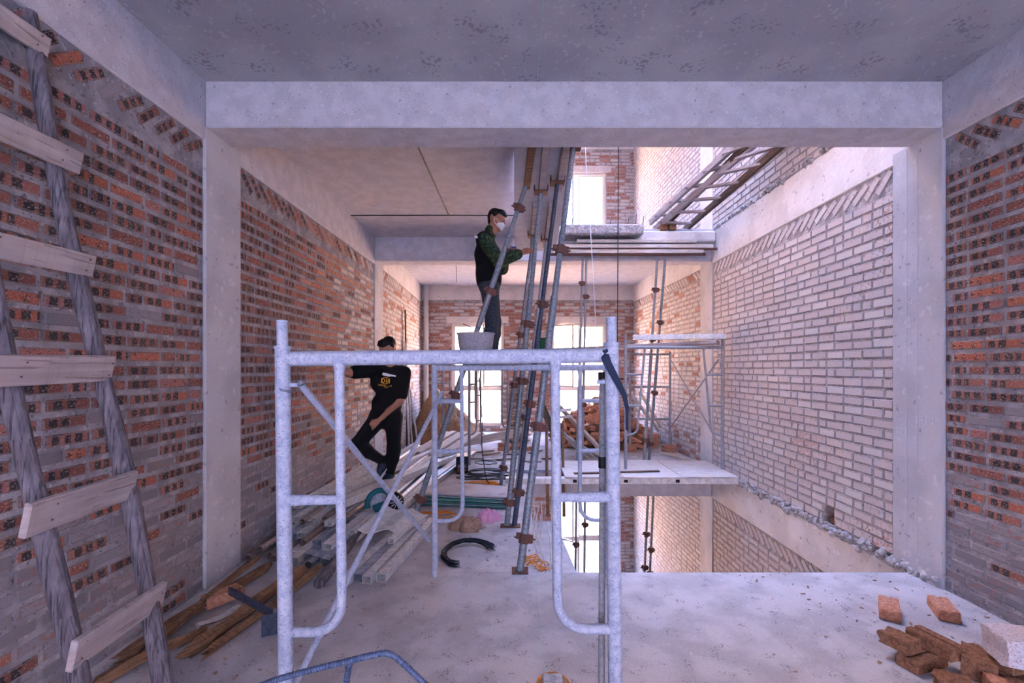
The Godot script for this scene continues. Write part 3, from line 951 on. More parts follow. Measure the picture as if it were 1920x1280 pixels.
# a welded scaffold frame: two posts, a top tube, and on each side a bent inner rail with rungs to the post
func scaffold_frame(label: String, where: Vector3, turn: float, w: float, h: float, r: float, inner: Vector2, rungs: Array, bend: float, m: Material, post_top := 0.03, group := "") -> Node3D:
	var o := thing("scaffold_frame", label, "scaffold", where, turn, group)
	var ri := r * 0.68
	for s in [-1.0, 1.0]:
		var p := MB.new()
		p.tube([Vector3(s * w / 2, 0, 0), Vector3(s * w / 2, h + post_top, 0)], r, 14)
		var post := put("post", p.mesh(), m, o)
		var pin := MB.new()
		pin.tube([Vector3(s * w / 2, h + post_top, 0), Vector3(s * w / 2, h + post_top + 0.1, 0)], r * 0.74, 12)
		pin.tube([Vector3(s * w / 2, h + post_top - 0.008, 0), Vector3(s * w / 2, h + post_top + 0.004, 0)], r * 1.1, 14)
		put("spigot", pin.mesh(), m, post)
		var sock := MB.new()
		sock.tube([Vector3(s * w / 2, h - 0.13, 0), Vector3(s * w / 2, h - 0.116, 0)], r * 1.06, 14)
		sock.tube([Vector3(s * (w / 2 - r), h - 0.1, 0), Vector3(s * (w / 2 - r - 0.03), h - 0.1, 0.0)], r * 0.3, 8)
		put("brace_pin", sock.mesh(), m, post)
		var q := MB.new()
		var xi: float = w / 2 - inner.x
		var xb: float = w / 2 - inner.y
		var c := minf(0.11, inner.y * 0.75)
		var pts := [Vector3(s * xi, h, 0), Vector3(s * xi, h - 0.06, 0), Vector3(s * xb, bend + c + 0.02, 0)]
		for k in range(1, 7):
			var a := PI / 2 * k / 6.0
			pts.append(Vector3(s * (xb + c * (1.0 - cos(a))), bend + c * (1.0 - sin(a)), 0))
		pts.append(Vector3(s * (w / 2 - r * 0.4), bend, 0))
		q.tube(pts, [ri * 1.5, ri, ri, ri, ri, ri, ri, ri, ri, ri], 12)
		put("inner_rail", q.mesh(), m, o)
		for y in rungs:
			var t := MB.new()
			var f: float = (h - y) / (h - bend)
			t.tube([Vector3(s * (w / 2 - r * 0.3), y, 0), Vector3(s * (w / 2 - lerpf(inner.x, inner.y, f)), y, 0)], [ri * 1.2, ri * 0.95], 10)
			put("rung", t.mesh(), m, o)
	var b := MB.new()
	b.tube([Vector3(-w / 2, h, 0), Vector3(w / 2, h, 0)], r * 1.03, 14)
	put("top_tube", b.mesh(), m, o)
	return o


func brace(called: String, label: String, a: Vector3, b: Vector3, r: float, m: Material) -> void:
	var mb := MB.new()
	var f := (b - a).normalized()
	mb.tube([a, a + f * 0.05, b - f * 0.05, b], [r * 0.9, r, r, r * 0.9], 10)
	single(called, label, "brace", mb, m)


# a telescopic steel prop; clamps: fractions of its length
func prop(label: String, a: Vector3, b: Vector3, r: float, m: Material, split: float, clamps: Array, group := "", head := true) -> void:
	var o := thing("steel_prop", label, "prop", a, 0, group)
	var e := b - a
	var f := e.normalized()
	var lo := MB.new()
	lo.tube([Vector3.ZERO, e * split], r, 12)
	put("outer_tube", lo.mesh(), m, o)
	var up := MB.new()
	up.tube([e * split, e - f * 0.02], r * 0.8, 12)
	put("inner_tube", up.mesh(), m, o)
	var pl := MB.new()
	pl.bx(-0.06, 0.06, 0.0, 0.008, -0.06, 0.06, 0.002)
	put("foot_plate", pl.mesh(), M.rust, o)
	var side := f.cross(Vector3(0, 0, 1)).normalized()
	var fw := side.cross(f)
	for k in clamps:
		var c := e * float(k)
		var cm := MB.new()
		var bs := Basis(side, f, fw)
		cm.tube([c - f * 0.035, c + f * 0.035], r * 1.35, 12)
		cm.box(Transform3D(bs, c + side * r * 1.5), Vector3(r * 1.6, 0.06, r * 1.5), 0.006)
		cm.box(Transform3D(bs, c - side * r * 1.5 + f * 0.012), Vector3(r * 1.3, 0.045, r * 1.3), 0.006)
		cm.tube([c - side * r * 2.6, c + side * r * 2.9], 0.007, 8)
		put("clamp", cm.mesh(), M.rust, o)
	if head:
		var u := MB.new()
		u.box(Transform3D(Basis(), e - Vector3(0, 0.01, 0)), Vector3(0.13, 0.012, 0.13), 0.003)
		for s in [-1.0, 1.0]:
			u.box(Transform3D(Basis(Vector3(0, 0, 1), s * -0.12), e + Vector3(s * 0.062, 0.022, 0)), Vector3(0.01, 0.055, 0.1), 0.003)
		put("fork_head", u.mesh(), M.rust, o)


func scaffolds() -> void:
	var near := scaffold_frame("large near scaffold frame of cement-splashed pale tubes in the middle of the floor", pos(-0.25, 0, 1.82), 0, 1.248, 1.536, 0.0272, Vector2(0.215, 0.215), [1.0], 0.50, M.scaffold, 0.045)
	near.rotation.z = deg_to_rad(0.6)
	near.position.y = 0.006
	var second := scaffold_frame("second scaffold frame behind the near one, joined to it by a pair of crossing braces", pos(0.03, 0, 3.46), 0, 1.245, 1.5, 0.0215, Vector2(0.195, 0.2), [1.26, 0.90], 0.40, M.scaffold, 0.03)
	second.rotation.z = deg_to_rad(0.2)
	second.position.y = 0.003
	brace("cross_brace", "pale brace falling from the near left post to the foot of the second frame", pos(-0.83, 1.437, 1.84), pos(-0.63, 0.268, 3.43), 0.0145, M.scaffold)
	brace("cross_brace", "pale brace rising from the near left foot to the second frame", pos(-0.872, 0.262, 1.88), pos(-0.535, 1.33, 3.43), 0.0145, M.scaffold)
	brace("folded_brace", "dark brace tube hanging folded beside the near right scaffold post", pos(0.338, 1.46, 1.90), pos(0.336, 0.03, 1.92), 0.0135, M.scaffold_grey)
	var bt := MB.new()
	for y in [1.44, 1.105]:
		bt = MB.new()
		bt.tube([pos(0.338, y, 1.905), pos(0.338, y + 0.045, 1.905)], 0.0165, 10)
		put("brace_hinge", bt.mesh(), M.rubber, get_node("folded_brace"))
	# wire twisted round the near left post
	var wr := MB.new()
	for k in 2:
		var loop := []
		for i in 20:
			var a := TAU * i / 20.0
			loop.append(pos(-0.873 + cos(a) * 0.031, 1.42 + 0.004 * sin(a * 2.0) - k * 0.006, 1.82 + sin(a) * 0.031))
		wr.tube(loop, 0.0013, 6, false, true)
	for k in 3:
		var loop := []
		for i in 12:
			var a := TAU * i / 12.0
			loop.append(pos(-0.825 + cos(a) * (0.012 + 0.004 * k), 1.447 + sin(a) * 0.012, 1.82 + 0.004 * k))
		wr.tube(loop, 0.0013, 6, false, true)
	single("tie_wire", "thin wire twisted around the near left scaffold post", "wire", wr, M.steel_dark)
	# strap
	var g := []
	var path := [Vector3(0.312, 1.535, -1.86), Vector3(0.316, 1.568, -1.83), Vector3(0.322, 1.567, -1.80), Vector3(0.335, 1.52, -1.783), Vector3(0.372, 1.45, -1.78), Vector3(0.398, 1.40, -1.785), Vector3(0.412, 1.35, -1.80), Vector3(0.413, 1.27, -1.81)]
	for i in path.size():
		var wdt: float = lerpf(0.021, 0.004, float(i) / 7.0)
		var row := []
		for s in [-1.0, 0.0, 1.0]:
			row.append(path[i] + Vector3(wdt * s, wdt * 0.35 * s, 0.003 * (1.0 - s * s)))
		g.append(row)
	var sm := MB.new()
	sm.slab_sheet(g, Vector3(0, -0.002, -0.002))
	single("strap", "dark blue strap slung over the near right scaffold corner", "strap", sm, M.strap)
	# tower at the back left
	var tower := "scaffold frames of the far tower"
	for c in [[-0.456, 7.96], [-1.015, 8.94]]:
		var fr := scaffold_frame(["grey scaffold frame of the far tower, nearer to the welding machine", "grey scaffold frame of the far tower, nearer to the sand heap"][int(c[1] - 7.9)], pos(c[0], 0, c[1]), deg_to_rad(62), 1.222, 1.70, 0.0215, Vector2(0.2, 0.2), [1.25, 0.97], 0.47, M.scaffold_grey, 0.02, tower)
		var led := MB.new()
		led.tube([Vector3(-0.61, 1.515, 0), Vector3(0.61, 1.515, 0)], 0.02, 10)
		put("ledger", led.mesh(), M.scaffold_grey, fr)
	for k in 2:
		var mb := MB.new()
		mb.bar(pos(-0.41 + 0.29 * k, 1.556, 3.36), pos(-0.49 + 0.27 * k, 1.562, 8.05), 0.26, 0.04, Vector3.RIGHT, 0.004)
		single("platform_plank", ["wide grey plank under the mortar tub, left of the pair", "wide grey plank under the standing man's feet, right of the pair"][k], "plank", mb, M.wood_grey)
	# right-hand scaffold beside the washed wall
	scaffold_frame("grey scaffold frame with splayed inner rails standing on the boards by the right wall", pos(2.155, 0.115, 6.6), 0, 1.33, 1.67, 0.0225, Vector2(0.26, 0.165), [1.30, 0.87], 0.47, M.scaffold_grey, 0.09)
	var o := thing("narrow_scaffold_frame", "narrow grey scaffold frame standing on stacked bricks by the right wall", "scaffold", pos(2.375, 0.135, 8.6))
	for s in [-1.0, 1.0]:
		var p := MB.new()
		p.tube([Vector3(s * 0.358, 0, 0), Vector3(s * 0.358, 1.66, 0)], 0.0235, 12)
		put("post", p.mesh(), M.scaffold_grey, o)
	for y in [1.615, 1.03, 0.455]:
		var p := MB.new()
		p.tube([Vector3(-0.358, y, 0), Vector3(0.358, y, 0)], 0.019, 12)
		put("cross_tube", p.mesh(), M.scaffold_grey, o)
	brace("cross_brace", "thin brace from the top of the narrow frame down to the right wall frame", pos(2.72, 1.68, 8.57), pos(2.80, 0.42, 6.62), 0.012, M.scaffold_grey)
	brace("cross_brace", "thin brace rising from the narrow frame's foot to the right wall frame", pos(2.715, 0.42, 8.57), pos(2.775, 1.62, 6.62), 0.012, M.scaffold_grey)
	var mb := MB.new()
	mb.bar(pos(-0.28, 1.775, 8.55), pos(2.74, 1.85, 6.55), 0.24, 0.045, Vector3.RIGHT, 0.004)
	single("long_plank", "long grey plank spanning from the far tower to the right scaffold", "plank", mb, M.wood_grey)
	mb = MB.new()
	mb.box_tube(pos(1.62, 1.93, 6.72), pos(2.84, 1.935, 6.55), 0.10, 0.07, 0.004)
	single("box_tube", "grey box tube lying on the right scaffold's top plank", "tube", mb, M.galv)
	# props under the stair slab
	prop("largest steel prop with a rusty clamp, nearest to the stairwell corner", pos(0.02, 0, 3.55), pos(0.463, 3.335, 3.97), 0.029, M.steel, 0.62, [0.07, 0.315, 0.735])
	prop("silver steel prop standing second from the stairwell corner, under a pale batten", pos(-0.10, 0, 4.56), pos(0.228, 3.20, 4.62), 0.027, M.steel, 0.72, [0.07, 0.43, 0.60])
	prop("dark blue steel prop standing close beside the silver one", pos(-0.03, 0, 4.56), pos(0.374, 3.23, 4.47), 0.025, M.steel_dark, 0.6, [0.10, 0.36, 0.65])
	prop("thin steel prop with its foot behind the timber beam end", pos(-0.21, 0, 6.08), pos(0.19, 3.07, 5.69), 0.0235, M.steel, 0.64, [0.08, 0.42, 0.62])
	prop("grey-green steel prop half hidden between the silver and the dark blue ones", pos(-0.02, 0, 5.6), pos(0.352, 3.05, 5.80), 0.022, M.scaffold_grey, 0.6, [0.3, 0.55])
	prop("steel prop with a rusty top leaning across the standing man", pos(-1.0, 0.03, 4.57), pos(0.092, 3.265, 4.56), 0.0265, M.steel, 0.8, [0.07, 0.375, 0.68, 0.925], "", false)
	mb = MB.new()
	mb.bar(pos(0.09, soffit(4.62) - 0.027, 4.62), pos(0.135, soffit(3.62) - 0.027, 3.62), 0.06, 0.05, Vector3.RIGHT, 0.004)
	single("prop_batten", "mossy batten on the tip of the leaning prop", "batten", mb, M.wood_brown)
	# battens under the slab, resting in the prop heads
	for b in [[0.235, 3.62, 4.70, "pale batten under the stair slab over the silver prop"], [0.40, 3.70, 4.62, "pale batten under the stair slab over the dark blue prop"], [0.19, 4.95, 5.95, "pale batten under the far half of the stair slab, left one"], [0.355, 4.95, 6.05, "pale batten under the far half of the stair slab, right one"]]:
		mb = MB.new()
		mb.bar(pos(b[0], soffit(b[1]) - 0.036, b[1]), pos(b[0], soffit(b[2]) - 0.036, b[2]), 0.06, 0.07, Vector3.RIGHT, 0.004)
		single("soffit_batten", b[3], "batten", mb, M.wood_grey)
	# pairs under the landing
	var pg := "pairs of props under the upper landing"
	prop("left prop of the pair standing before the right back window", pos(0.955, 0, 7.68), pos(0.945, 3.11, 6.92), 0.022, M.scaffold_grey, 0.55, [0.55, 0.88], "", false)
	prop("right prop of the pair standing before the right back window", pos(1.035, 0, 7.68), pos(0.995, 3.11, 6.92), 0.022, M.scaffold_grey, 0.55, [0.30, 0.82], "", false)
	prop("left prop of the leaning pair beside the narrow scaffold frame", pos(2.005, 0, 7.6), pos(2.02, 3.11, 6.92), 0.024, M.scaffold_grey, 0.55, [0.12, 0.62, 0.85], "", false)
	prop("right prop of the leaning pair beside the narrow scaffold frame", pos(2.085, 0, 7.62), pos(2.135, 3.11, 6.92), 0.023, M.steel, 0.55, [0.1, 0.36, 0.7], "", false)
	# one storey down
	prop("left prop of the pair standing on the floor below", pos(1.93, -3.56, 7.62), pos(1.99, -0.42, 7.3), 0.024, M.scaffold_grey, 0.55, [0.63, 0.8], "", false)
	prop("right prop of the pair standing on the floor below", pos(2.02, -3.56, 7.62), pos(2.07, -0.42, 7.3), 0.023, M.scaffold_grey, 0.55, [0.6, 0.72], "", false)
	prop("lower prop standing before the window of the storey below, left of two", pos(0.88, -3.56, 7.5), pos(0.90, -0.42, 7.3), 0.024, M.scaffold_grey, 0.5, [0.75, 0.6], "", false)
	prop("lower prop standing before the window of the storey below, right of two", pos(1.03, -3.56, 7.5), pos(1.03, -0.42, 7.3), 0.024, M.scaffold_grey, 0.5, [0.5, 0.85], "", false)


func soffit(d: float) -> float:
	return 3.405 - 0.1296 * (d - 3.56)


func timber_ladder(label: String, l0: Vector3, l1: Vector3, r0: Vector3, r1: Vector3, n: int, m: Material) -> void:
	var o := thing("timber_ladder", label, "ladder", l0)
	for s in [[l0, l1], [r0, r1]]:
		var mb := MB.new()
		mb.bar(s[0] - l0, s[1] - l0, 0.085, 0.05, Vector3.UP, 0.006)
		put("rail", mb.mesh(), m if s[0] == l0 else M.wood_dark, o)
	for i in n:
		var t := (i + 0.6) / n
		var a := l0.lerp(l1, t) - l0
		var b := r0.lerp(r1, t) - l0
		var e := (b - a).normalized() * 0.05
		var mb := MB.new()
		mb.bar(a - e, b + e, 0.03, 0.07, Vector3.UP, 0.004)
		put("rung", mb.mesh(), M.wood_grey, o)


func stairwell() -> void:
	# sloping stair slabs, one above and one below, cast but without steps
	for k in 2:
		var y := -STOREY * k - (0.13 if k else 0.0)
		var x0 := -0.03 if k == 0 else 0.16
		var mb := MB.new()
		var d0 := 3.6; var d1 := 6.35
		var sl := atan2(0.1296, 1.0)
		mb.box(Transform3D(Basis(Vector3.RIGHT, sl * -1.0 if false else -sl), pos((x0 + 0.5) / 2, y + soffit((d0 + d1) / 2) + 0.065, (d0 + d1) / 2)), Vector3(0.5 - x0, 0.13, (d1 - d0) / cos(sl)), 0.006)
		struct(["stair_slab", "stair_slab_lower"][k], ["sloping concrete stair slab held up by the leaning steel props", "sloping concrete stair slab below the floor edge"][k], "stair slab", mb, M.beam if k == 0 else M.floor)
	# steel starter bars along the floor edge
	for k in 9:
		var mb := MB.new()
		var d := 3.6 + k * 0.27
		var h := rng.randf_range(0.14, 0.34)
		var p := pos(0.17 + rng.randf() * 0.05, -0.26 - 0.05 * k, d)
		var pts := []
		for i in 6:
			pts.append(p + Vector3(0.06 * sin(i * 0.5 + k), (h + 0.3) * i / 5.0, 0.03 * sin(i * 0.7 + k * 2)))
		mb.tube(pts, 0.006, 6)
		single("starter_bar", "thin grey steel bar sticking up along the stairwell edge, %s from the near corner" % ORD[k], "rebar", mb, M.galv, "starter bars along the stairwell edge")
	# orange cord on the corner of the opening
	var oc := MB.new()
	for k in 4:
		var pts := []
		for i in 24:
			var t := i / 23.0
			pts.append(pos(0.06 + 0.16 * t + 0.05 * sin(t * 12.0 + k * 1.7), 0.02 - 0.05 * t + 0.05 * absf(sin(t * 9.0 + k)) * (0.4 + 0.2 * k), 3.72 - 0.12 * t + 0.05 * cos(t * 11.0 + k)))
		oc.tube(pts, 0.004, 6)
	single("tangled_twine", "tangled orange twine on the stairwell corner by the largest prop", "twine", oc, M.cable_orange)
	# the boarded landing at floor level
	var mb := MB.new()
	mb.bx(-0.15, 2.87, 0.0, 0.075, -6.33, -6.21, 0.004)
	var bm := single("steel_channel", "long grey channel beam carrying the boards across the stairwell", "beam", mb, M.galv)
	for x in [0.72, 1.38, 2.05]:
		mb = MB.new()
		mb.bx(x, x + 0.05, 0.02, 0.06, -6.212, -6.203, 0.002)
		put("slot", mb.mesh(), M.rubber, bm)
	var bd := [[0.62, 1.36, 6.2, 7.3], [1.37, 2.12, 6.18, 7.34], [2.13, 2.86, 6.2, 7.3]]
	for i in 3:
		mb = MB.new()
		mb.bx(bd[i][0], bd[i][1], 0.078, 0.098, -bd[i][3], -bd[i][2], 0.003)
		single("landing_board", ["dusty board of the landing, nearest to the props", "dusty board in the middle of the landing", "dusty board of the landing against the right wall"][i], "board", mb, M.wood_pale)
	mb = MB.new()
	mb.bar(pos(0.75, 0.108, 6.35), pos(1.92, 0.108, 6.5), 0.06, 0.018, Vector3(0, 0, 1), 0.003)
	single("loose_lath", "dark lath lying on the landing boards", "lath", mb, M.wood_dark)
	mb = MB.new()
	mb.bar(pos(-0.02, 0.03, 6.9), pos(0.6, 0.03, 6.9), 0.05, 0.14, Vector3.UP, 0.003)
	single("short_beam", "short grey beam behind the channel at the landing gap", "beam", mb, M.galv_blue)
	for p in [[0.43, 0.78, "brown post rising through the landing gap, left of two"], [0.66, 0.76, "brown post rising through the landing gap, right of two"]]:
		mb = MB.new()
		wobble_tube(mb, pos(p[0], -0.6, 6.8), pos(p[0] - 0.02, p[1], 6.78), 0.021, 0.003, 8, 6)
		single("timber_post", p[2], "post", mb, M.wood_brown)
	for k in 2:
		mb = MB.new()
		mb.bar(pos(0.52, 0.80 + 0.09 * k, 6.82 - 0.03 * k), pos(0.76, 0.82 + 0.10 * k, 6.75), 0.06, 0.035, Vector3(0, 0, 1), 0.004)
		single("offcut", ["pale offcut laid on the brown post's top", "upper pale offcut laid over the other one"][k], "offcut", mb, M.wood_pale)
	# the landing being cast upstairs
	var ls := concrete_box("landing_slab", "rough concrete landing slab edge with starter bars upstairs", "slab", M.rubble, [[0.62, 1.78, 3.385, 3.53, 6.75, 7.3]], 0.02)
	for x in [0.95, 1.30, 1.55, 1.66, 1.76, 0.75]:
		mb = MB.new()
		mb.tube([pos(x, 3.44, 6.78), pos(x + 0.02, 3.53, 6.80), pos(x + 0.035, 3.62 + rng.randf() * 0.1, 6.82)], 0.005, 6)
		put("starter_bar", mb.mesh(), M.steel_dark, ls)
	concrete_box("landing_haunch", "white concrete stub at the right end of the landing", "slab", M.plaster, [[1.72, 2.88, 3.34, 3.49, 6.95, 7.3]], 0.02)
	for p in [[0.85, 2.56, 3.315, 0.045, "pale board under the landing slab"], [0.5, 2.8, 3.245, 0.05, "white board of the landing formwork, above the rusty pipes"], [0.5, 2.66, 3.17, 0.05, "white board of the landing formwork, between the rusty pipes"]]:
		mb = MB.new()
		mb.bar(pos(p[0], p[2], 6.93), pos(p[1], p[2], 6.93), 0.16, p[3], Vector3(0, 0, 1), 0.004)
		single("formwork_board", p[4], "board", mb, M.wood_pale)
	for p in [[0.4, 2.87, 3.213, "upper rusty pipe under the landing formwork"], [0.4, 2.7, 3.135, "lower rusty pipe under the landing formwork"]]:
		mb = MB.new()
		mb.pipe(pos(p[0], p[2], 6.9), pos(p[1], p[2], 6.9), 0.021, 0.004)
		single("rusty_pipe", p[3], "pipe", mb, M.rust)
	# ladders upstairs
	timber_ladder("timber ladder with a pale rail and a dark rail leaning up from the upper landing", pos(2.07, 3.60, 7.25), pos(2.85, 4.16, 5.05), pos(2.53, 3.59, 7.25), pos(2.855, 3.92, 4.0), 8, M.wood_grey)
	timber_ladder("second timber ladder lying on top of the upper landing ladder", pos(1.99, 3.68, 7.2), pos(2.80, 4.31, 5.05), pos(2.26, 3.69, 7.2), pos(2.84, 4.26, 4.7), 7, M.wood_grey)
	for k in 2:
		for i in 2:
			brick(pos(2.16 + 0.12 * k, 3.53 + 0.068 * i, 7.15), PI / 2 + 0.05 * k, "stacked brick under the foot of the upper ladders", "bricks under the upper ladders", M.brown_brick)
	# boards leaning on the floor below
	for k in 2:
		mb = MB.new()
		mb.bar(pos(2.2 + k * 0.25, -3.55, 7.1 - k * 0.2), pos(2.5 + k * 0.2, -2.02 + 0.15 * k, 7.5 - k * 0.1), 0.75, 0.025, Vector3(0.25, 0, -1), 0.003)
		single("formwork_sheet", ["pale green sheet leaning below by the prop pair, front one", "pale green sheet leaning below by the prop pair, back one"][k], "sheet", mb, plain(Color(0.66, 0.76, 0.70), 0.8))


# ------------------------------------------------------------------ loose bricks
var brick_shape: Mesh
func brick(where: Vector3, turn: float, label: String, group: String, m: Material, tilt := Vector3.ZERO) -> Node3D:
	if brick_shape == null:
		var mb := MB.new()
		mb.bx(-0.11, 0.11, 0, 0.058, -0.052, 0.052, 0.005)
		for s in [-1.0, 1.0]:   # two ribs on the bed face leave a groove between them
			mb.bx(-0.108, 0.108, 0.058, 0.065, s * 0.008, s * 0.05, 0.003)
		brick_shape = mb.mesh()
	var o := put("loose_brick", brick_shape, m, self, Transform3D(Basis.from_euler(Vector3(tilt.x, turn, tilt.z)), where))
	tag(o, label, "brick", group)
	return o


func cored_brick(where: Vector3, turn: float, label: String, group: String) -> void:
	var o := brick(where, turn, label, group, M.loose_brick)
	var mb := MB.new()
	for s in [-1.0, 1.0]:
		for j in [-0.021, 0.021]:
			mb.tube([Vector3(s * 0.109, 0.03, j), Vector3(s * 0.1105, 0.03, j)], 0.013, 10)
	put("core_hole", mb.mesh(), M.brick_core, o)


func broken_brick(where: Vector3, turn: float, label: String, m: Material, s: Vector3, sd: int, group := "", torn := 1.0) -> void:
	var r := RandomNumberGenerator.new()
	r.seed = sd
	var g := []
	var n := 7
	var mb := MB.new()
	# a chunk: a box whose faces are gridded and broken back at one end
	for ax in 3:
		for sg in [-1.0, 1.0]:
			g = []
			for j in n:
				var row := []
				for i in n:
					var p := Vector3.ZERO
					p[ax] = sg
					p[(ax + 1) % 3] = i / float(n - 1) * 2 - 1
					p[(ax + 2) % 3] = j / float(n - 1) * 2 - 1
					var q := p
					if p.x > 0.3:   # the broken end
						q.x -= (0.16 * sin(p.y * 3.0 + sd) + 0.16 * cos(p.z * 3.5 + sd * 2.0) + 0.22) * (p.x - 0.3) * torn
						q.y *= 1.0 - 0.2 * (p.x - 0.3) * (0.5 + 0.5 * sin(p.z * 6.0 + sd))
					row.append(q * s * 0.5 + Vector3(sin(p.x * 31.0 + p.z * 17.0 + sd), sin(p.z * 29.0 + p.x * 11.0), sin(p.x * 23.0 + p.y * 19.0)) * 0.0015 + Vector3(0, s.y / 2, 0))
				g.append(row if sg > 0 else (func(a): a.reverse(); return a).call(row))
			for j in n - 1:
				for i in n - 1:
					var a: Vector3 = g[j][i]; var b: Vector3 = g[j][i + 1]; var c: Vector3 = g[j + 1][i + 1]; var d: Vector3 = g[j + 1][i]
					var nn := (c - a).cross(d - b).normalized()
					var mid := Vector3(0, s.y / 2, 0)
					if nn.dot((a + c) / 2 - mid) < 0:
						nn = -nn
					mb.quad(a, b, c, d, nn)
	var o := put("broken_brick", mb.mesh(), m, self, Transform3D(Basis(Vector3.UP, turn), where))
	tag(o, label, "brick", group)


func bricks() -> void:
	brick(pos(2.27, 0, 2.93), 0.95, "whole grooved brick lying alone on the floor, left of the two by the right wall", "", M.loose_brick)
	brick(pos(2.60, 0, 2.93), 1.12, "whole grooved brick lying alone on the floor, right of the two by the right wall", "", M.loose_brick)
	brick(pos(2.04, 0, 2.42), 0.3, "whole brown brick at the bottom of the broken pile", "", M.brown_brick)
	brick(pos(2.13, 0.066, 2.45), PI / 2 + 0.25, "brown grooved brick on top of the broken pile", "", M.brown_brick)
	broken_brick(pos(1.97, 0.065, 2.48), 2.0, "wedge of brown brick leaning on the left of the broken pile", M.brown_brick, Vector3(0.15, 0.06, 0.10), 3)
	broken_brick(pos(2.27, 0.0, 2.36), 0.8, "broken brown brick with a torn face between the pile and the limed block", M.brown_brick, Vector3(0.2, 0.11, 0.13), 5)
	broken_brick(pos(2.02, 0.0, 2.23), 2.6, "half brown brick in front of the broken pile", M.brown_brick, Vector3(0.14, 0.065, 0.10), 8)
	broken_brick(pos(2.22, 0.0, 2.20), 1.1, "small pinkish brick piece below the limed block", M.loose_brick, Vector3(0.13, 0.07, 0.1), 12)
	brick(pos(2.40, 0.0, 2.28), 0.4, "brown brick carrying the limed block", "", M.brown_brick)
	brick(pos(2.40, 0.066, 2.30), 0.2, "second brown brick carrying the limed block", "", M.brown_brick)
	broken_brick(pos(2.36, 0.133, 2.24), 2.9, "lime-covered pinkish block on the brown bricks", M.limed_brick, Vector3(0.24, 0.13, 0.17), 21, "", 0.3)
	# single brick among the split sticks
	cored_brick(pos(-1.86, 0.03, 3.03), 1.0, "pinkish cored brick lying among the split sticks by the left wall", "")
	# under the narrow scaffold frame
	for x in [2.02, 2.735]:
		for i in 2:
			cored_brick(pos(x - (0.03 if x > 2.5 else 0.0), 0.0675 * i, 8.6), 0.1 * i + (0.1 if x > 2.5 else -0.08), "%s cored brick stacked under the narrow scaffold frame's %s post" % [["lower", "upper"][i], "right" if x > 2.5 else "left"], "bricks under the narrow frame")
	# the neat courses at the right of the heap
	for j in 4:
		for i in 3 - (1 if j == 3 else 0):
			for k in 2:
				cored_brick(pos(2.28 + 0.235 * k + 0.05 * (j % 2), 0.067 * j, 9.06 + 0.115 * i), 0.04 * sin(j * 5.0 + i + k * 2.0), "cored brick laid in the %s course of the neat stack beside the heap" % ["bottom", "second", "third", "top"][j], "bricks in the neat courses")
	# the tumbled heap
	var r := RandomNumberGenerator.new()
	r.seed = 404
	var core := MB.new()
	var g := []
	for j in 12:
		var row := []
		for i in 16:
			var u := i / 15.0 * 2 - 1; var v := j / 11.0 * 2 - 1
			row.append(pos(1.72 + u * 1.02, heap(u, v) * 0.62 - 0.1, 9.85 - v * 1.15))
		g.append(row)
	core.sheet(g)
	var cm := single("brick_rubble", "mass of tumbled bricks deep inside the brick heap", "rubble", core, M.brown_brick)
	cm.set_meta("kind", "stuff")
	for k in 360:
		var u := r.randf_range(-1, 1); var v := r.randf_range(-0.9, 1)
		if u * u + v * v * 0.8 > 1.0:
			continue
		var y := heap(u, v)
		brick(pos(1.72 + u, maxf(0.0, y - 0.03 + r.randf() * 0.05), 9.85 - v * 1.1), r.randf() * TAU, "orange brick tumbled in the heap before the right back window", "tumbled bricks of the heap", [M.loose_brick, M.loose_brick, M.loose_brick, M.brown_brick][r.randi() % 4], Vector3(r.randf_range(-0.4, 0.4), 0, r.randf_range(-0.4, 0.4)))
	# orange bricks dropped at the end of the cement bags
	for k in 5:
		brick(pos(-0.25 + 0.22 * (k % 3), 0.066 * int(k / 3), 8.75 + 0.1 * (k % 2)), 0.3 * k, "brick dropped in front of the cement bags", "bricks before the cement bags", M.loose_brick)


func heap(u: float, v: float) -> float:
	var d := sqrt(u * u * 0.9 + v * v * 0.75)
	return maxf(0.0, 0.92 * (1.0 - d) + 0.06 * sin(u * 7.0) * cos(v * 5.0)) + 0.02

# ------------------------------------------------------------------ things lying about
func tub(called: String, label: String, where: Vector3, r0: float, r1: float, h: float, m: Material) -> void:
	var o := thing(called, label, "bucket", where)
	var mb := MB.new()
	mb.lathe(Transform3D(), [Vector2(0.0, 0.0), Vector2(r0, 0.0), Vector2(lerpf(r0, r1, 0.5) + 0.004, h * 0.5), Vector2(r1, h)], 28)
	mb.lathe(Transform3D(), [Vector2(r1 - 0.006, h), Vector2(r0 - 0.006, 0.01), Vector2(0.0, 0.01)], 28)
	put("shell", mb.mesh(), m, o)
	mb = MB.new()
	var ring := []
	for i in 32:
		ring.append(Vector3(cos(TAU * i / 32.0) * r1, h, sin(TAU * i / 32.0) * r1))
	mb.tube(ring, 0.007, 8, false, true)
	put("rim", mb.mesh(), m, o)
	mb = MB.new()
	var hd := []
	for i in 13:
		var a := PI * i / 12.0
		hd.append(Vector3(cos(a) * r1, h + 0.01 + sin(a) * 0.05, -sin(a) * r1 * 0.55 - 0.0))
	mb.tube(hd, 0.003, 6)
	put("bail_handle", mb.mesh(), M.steel_dark, o)


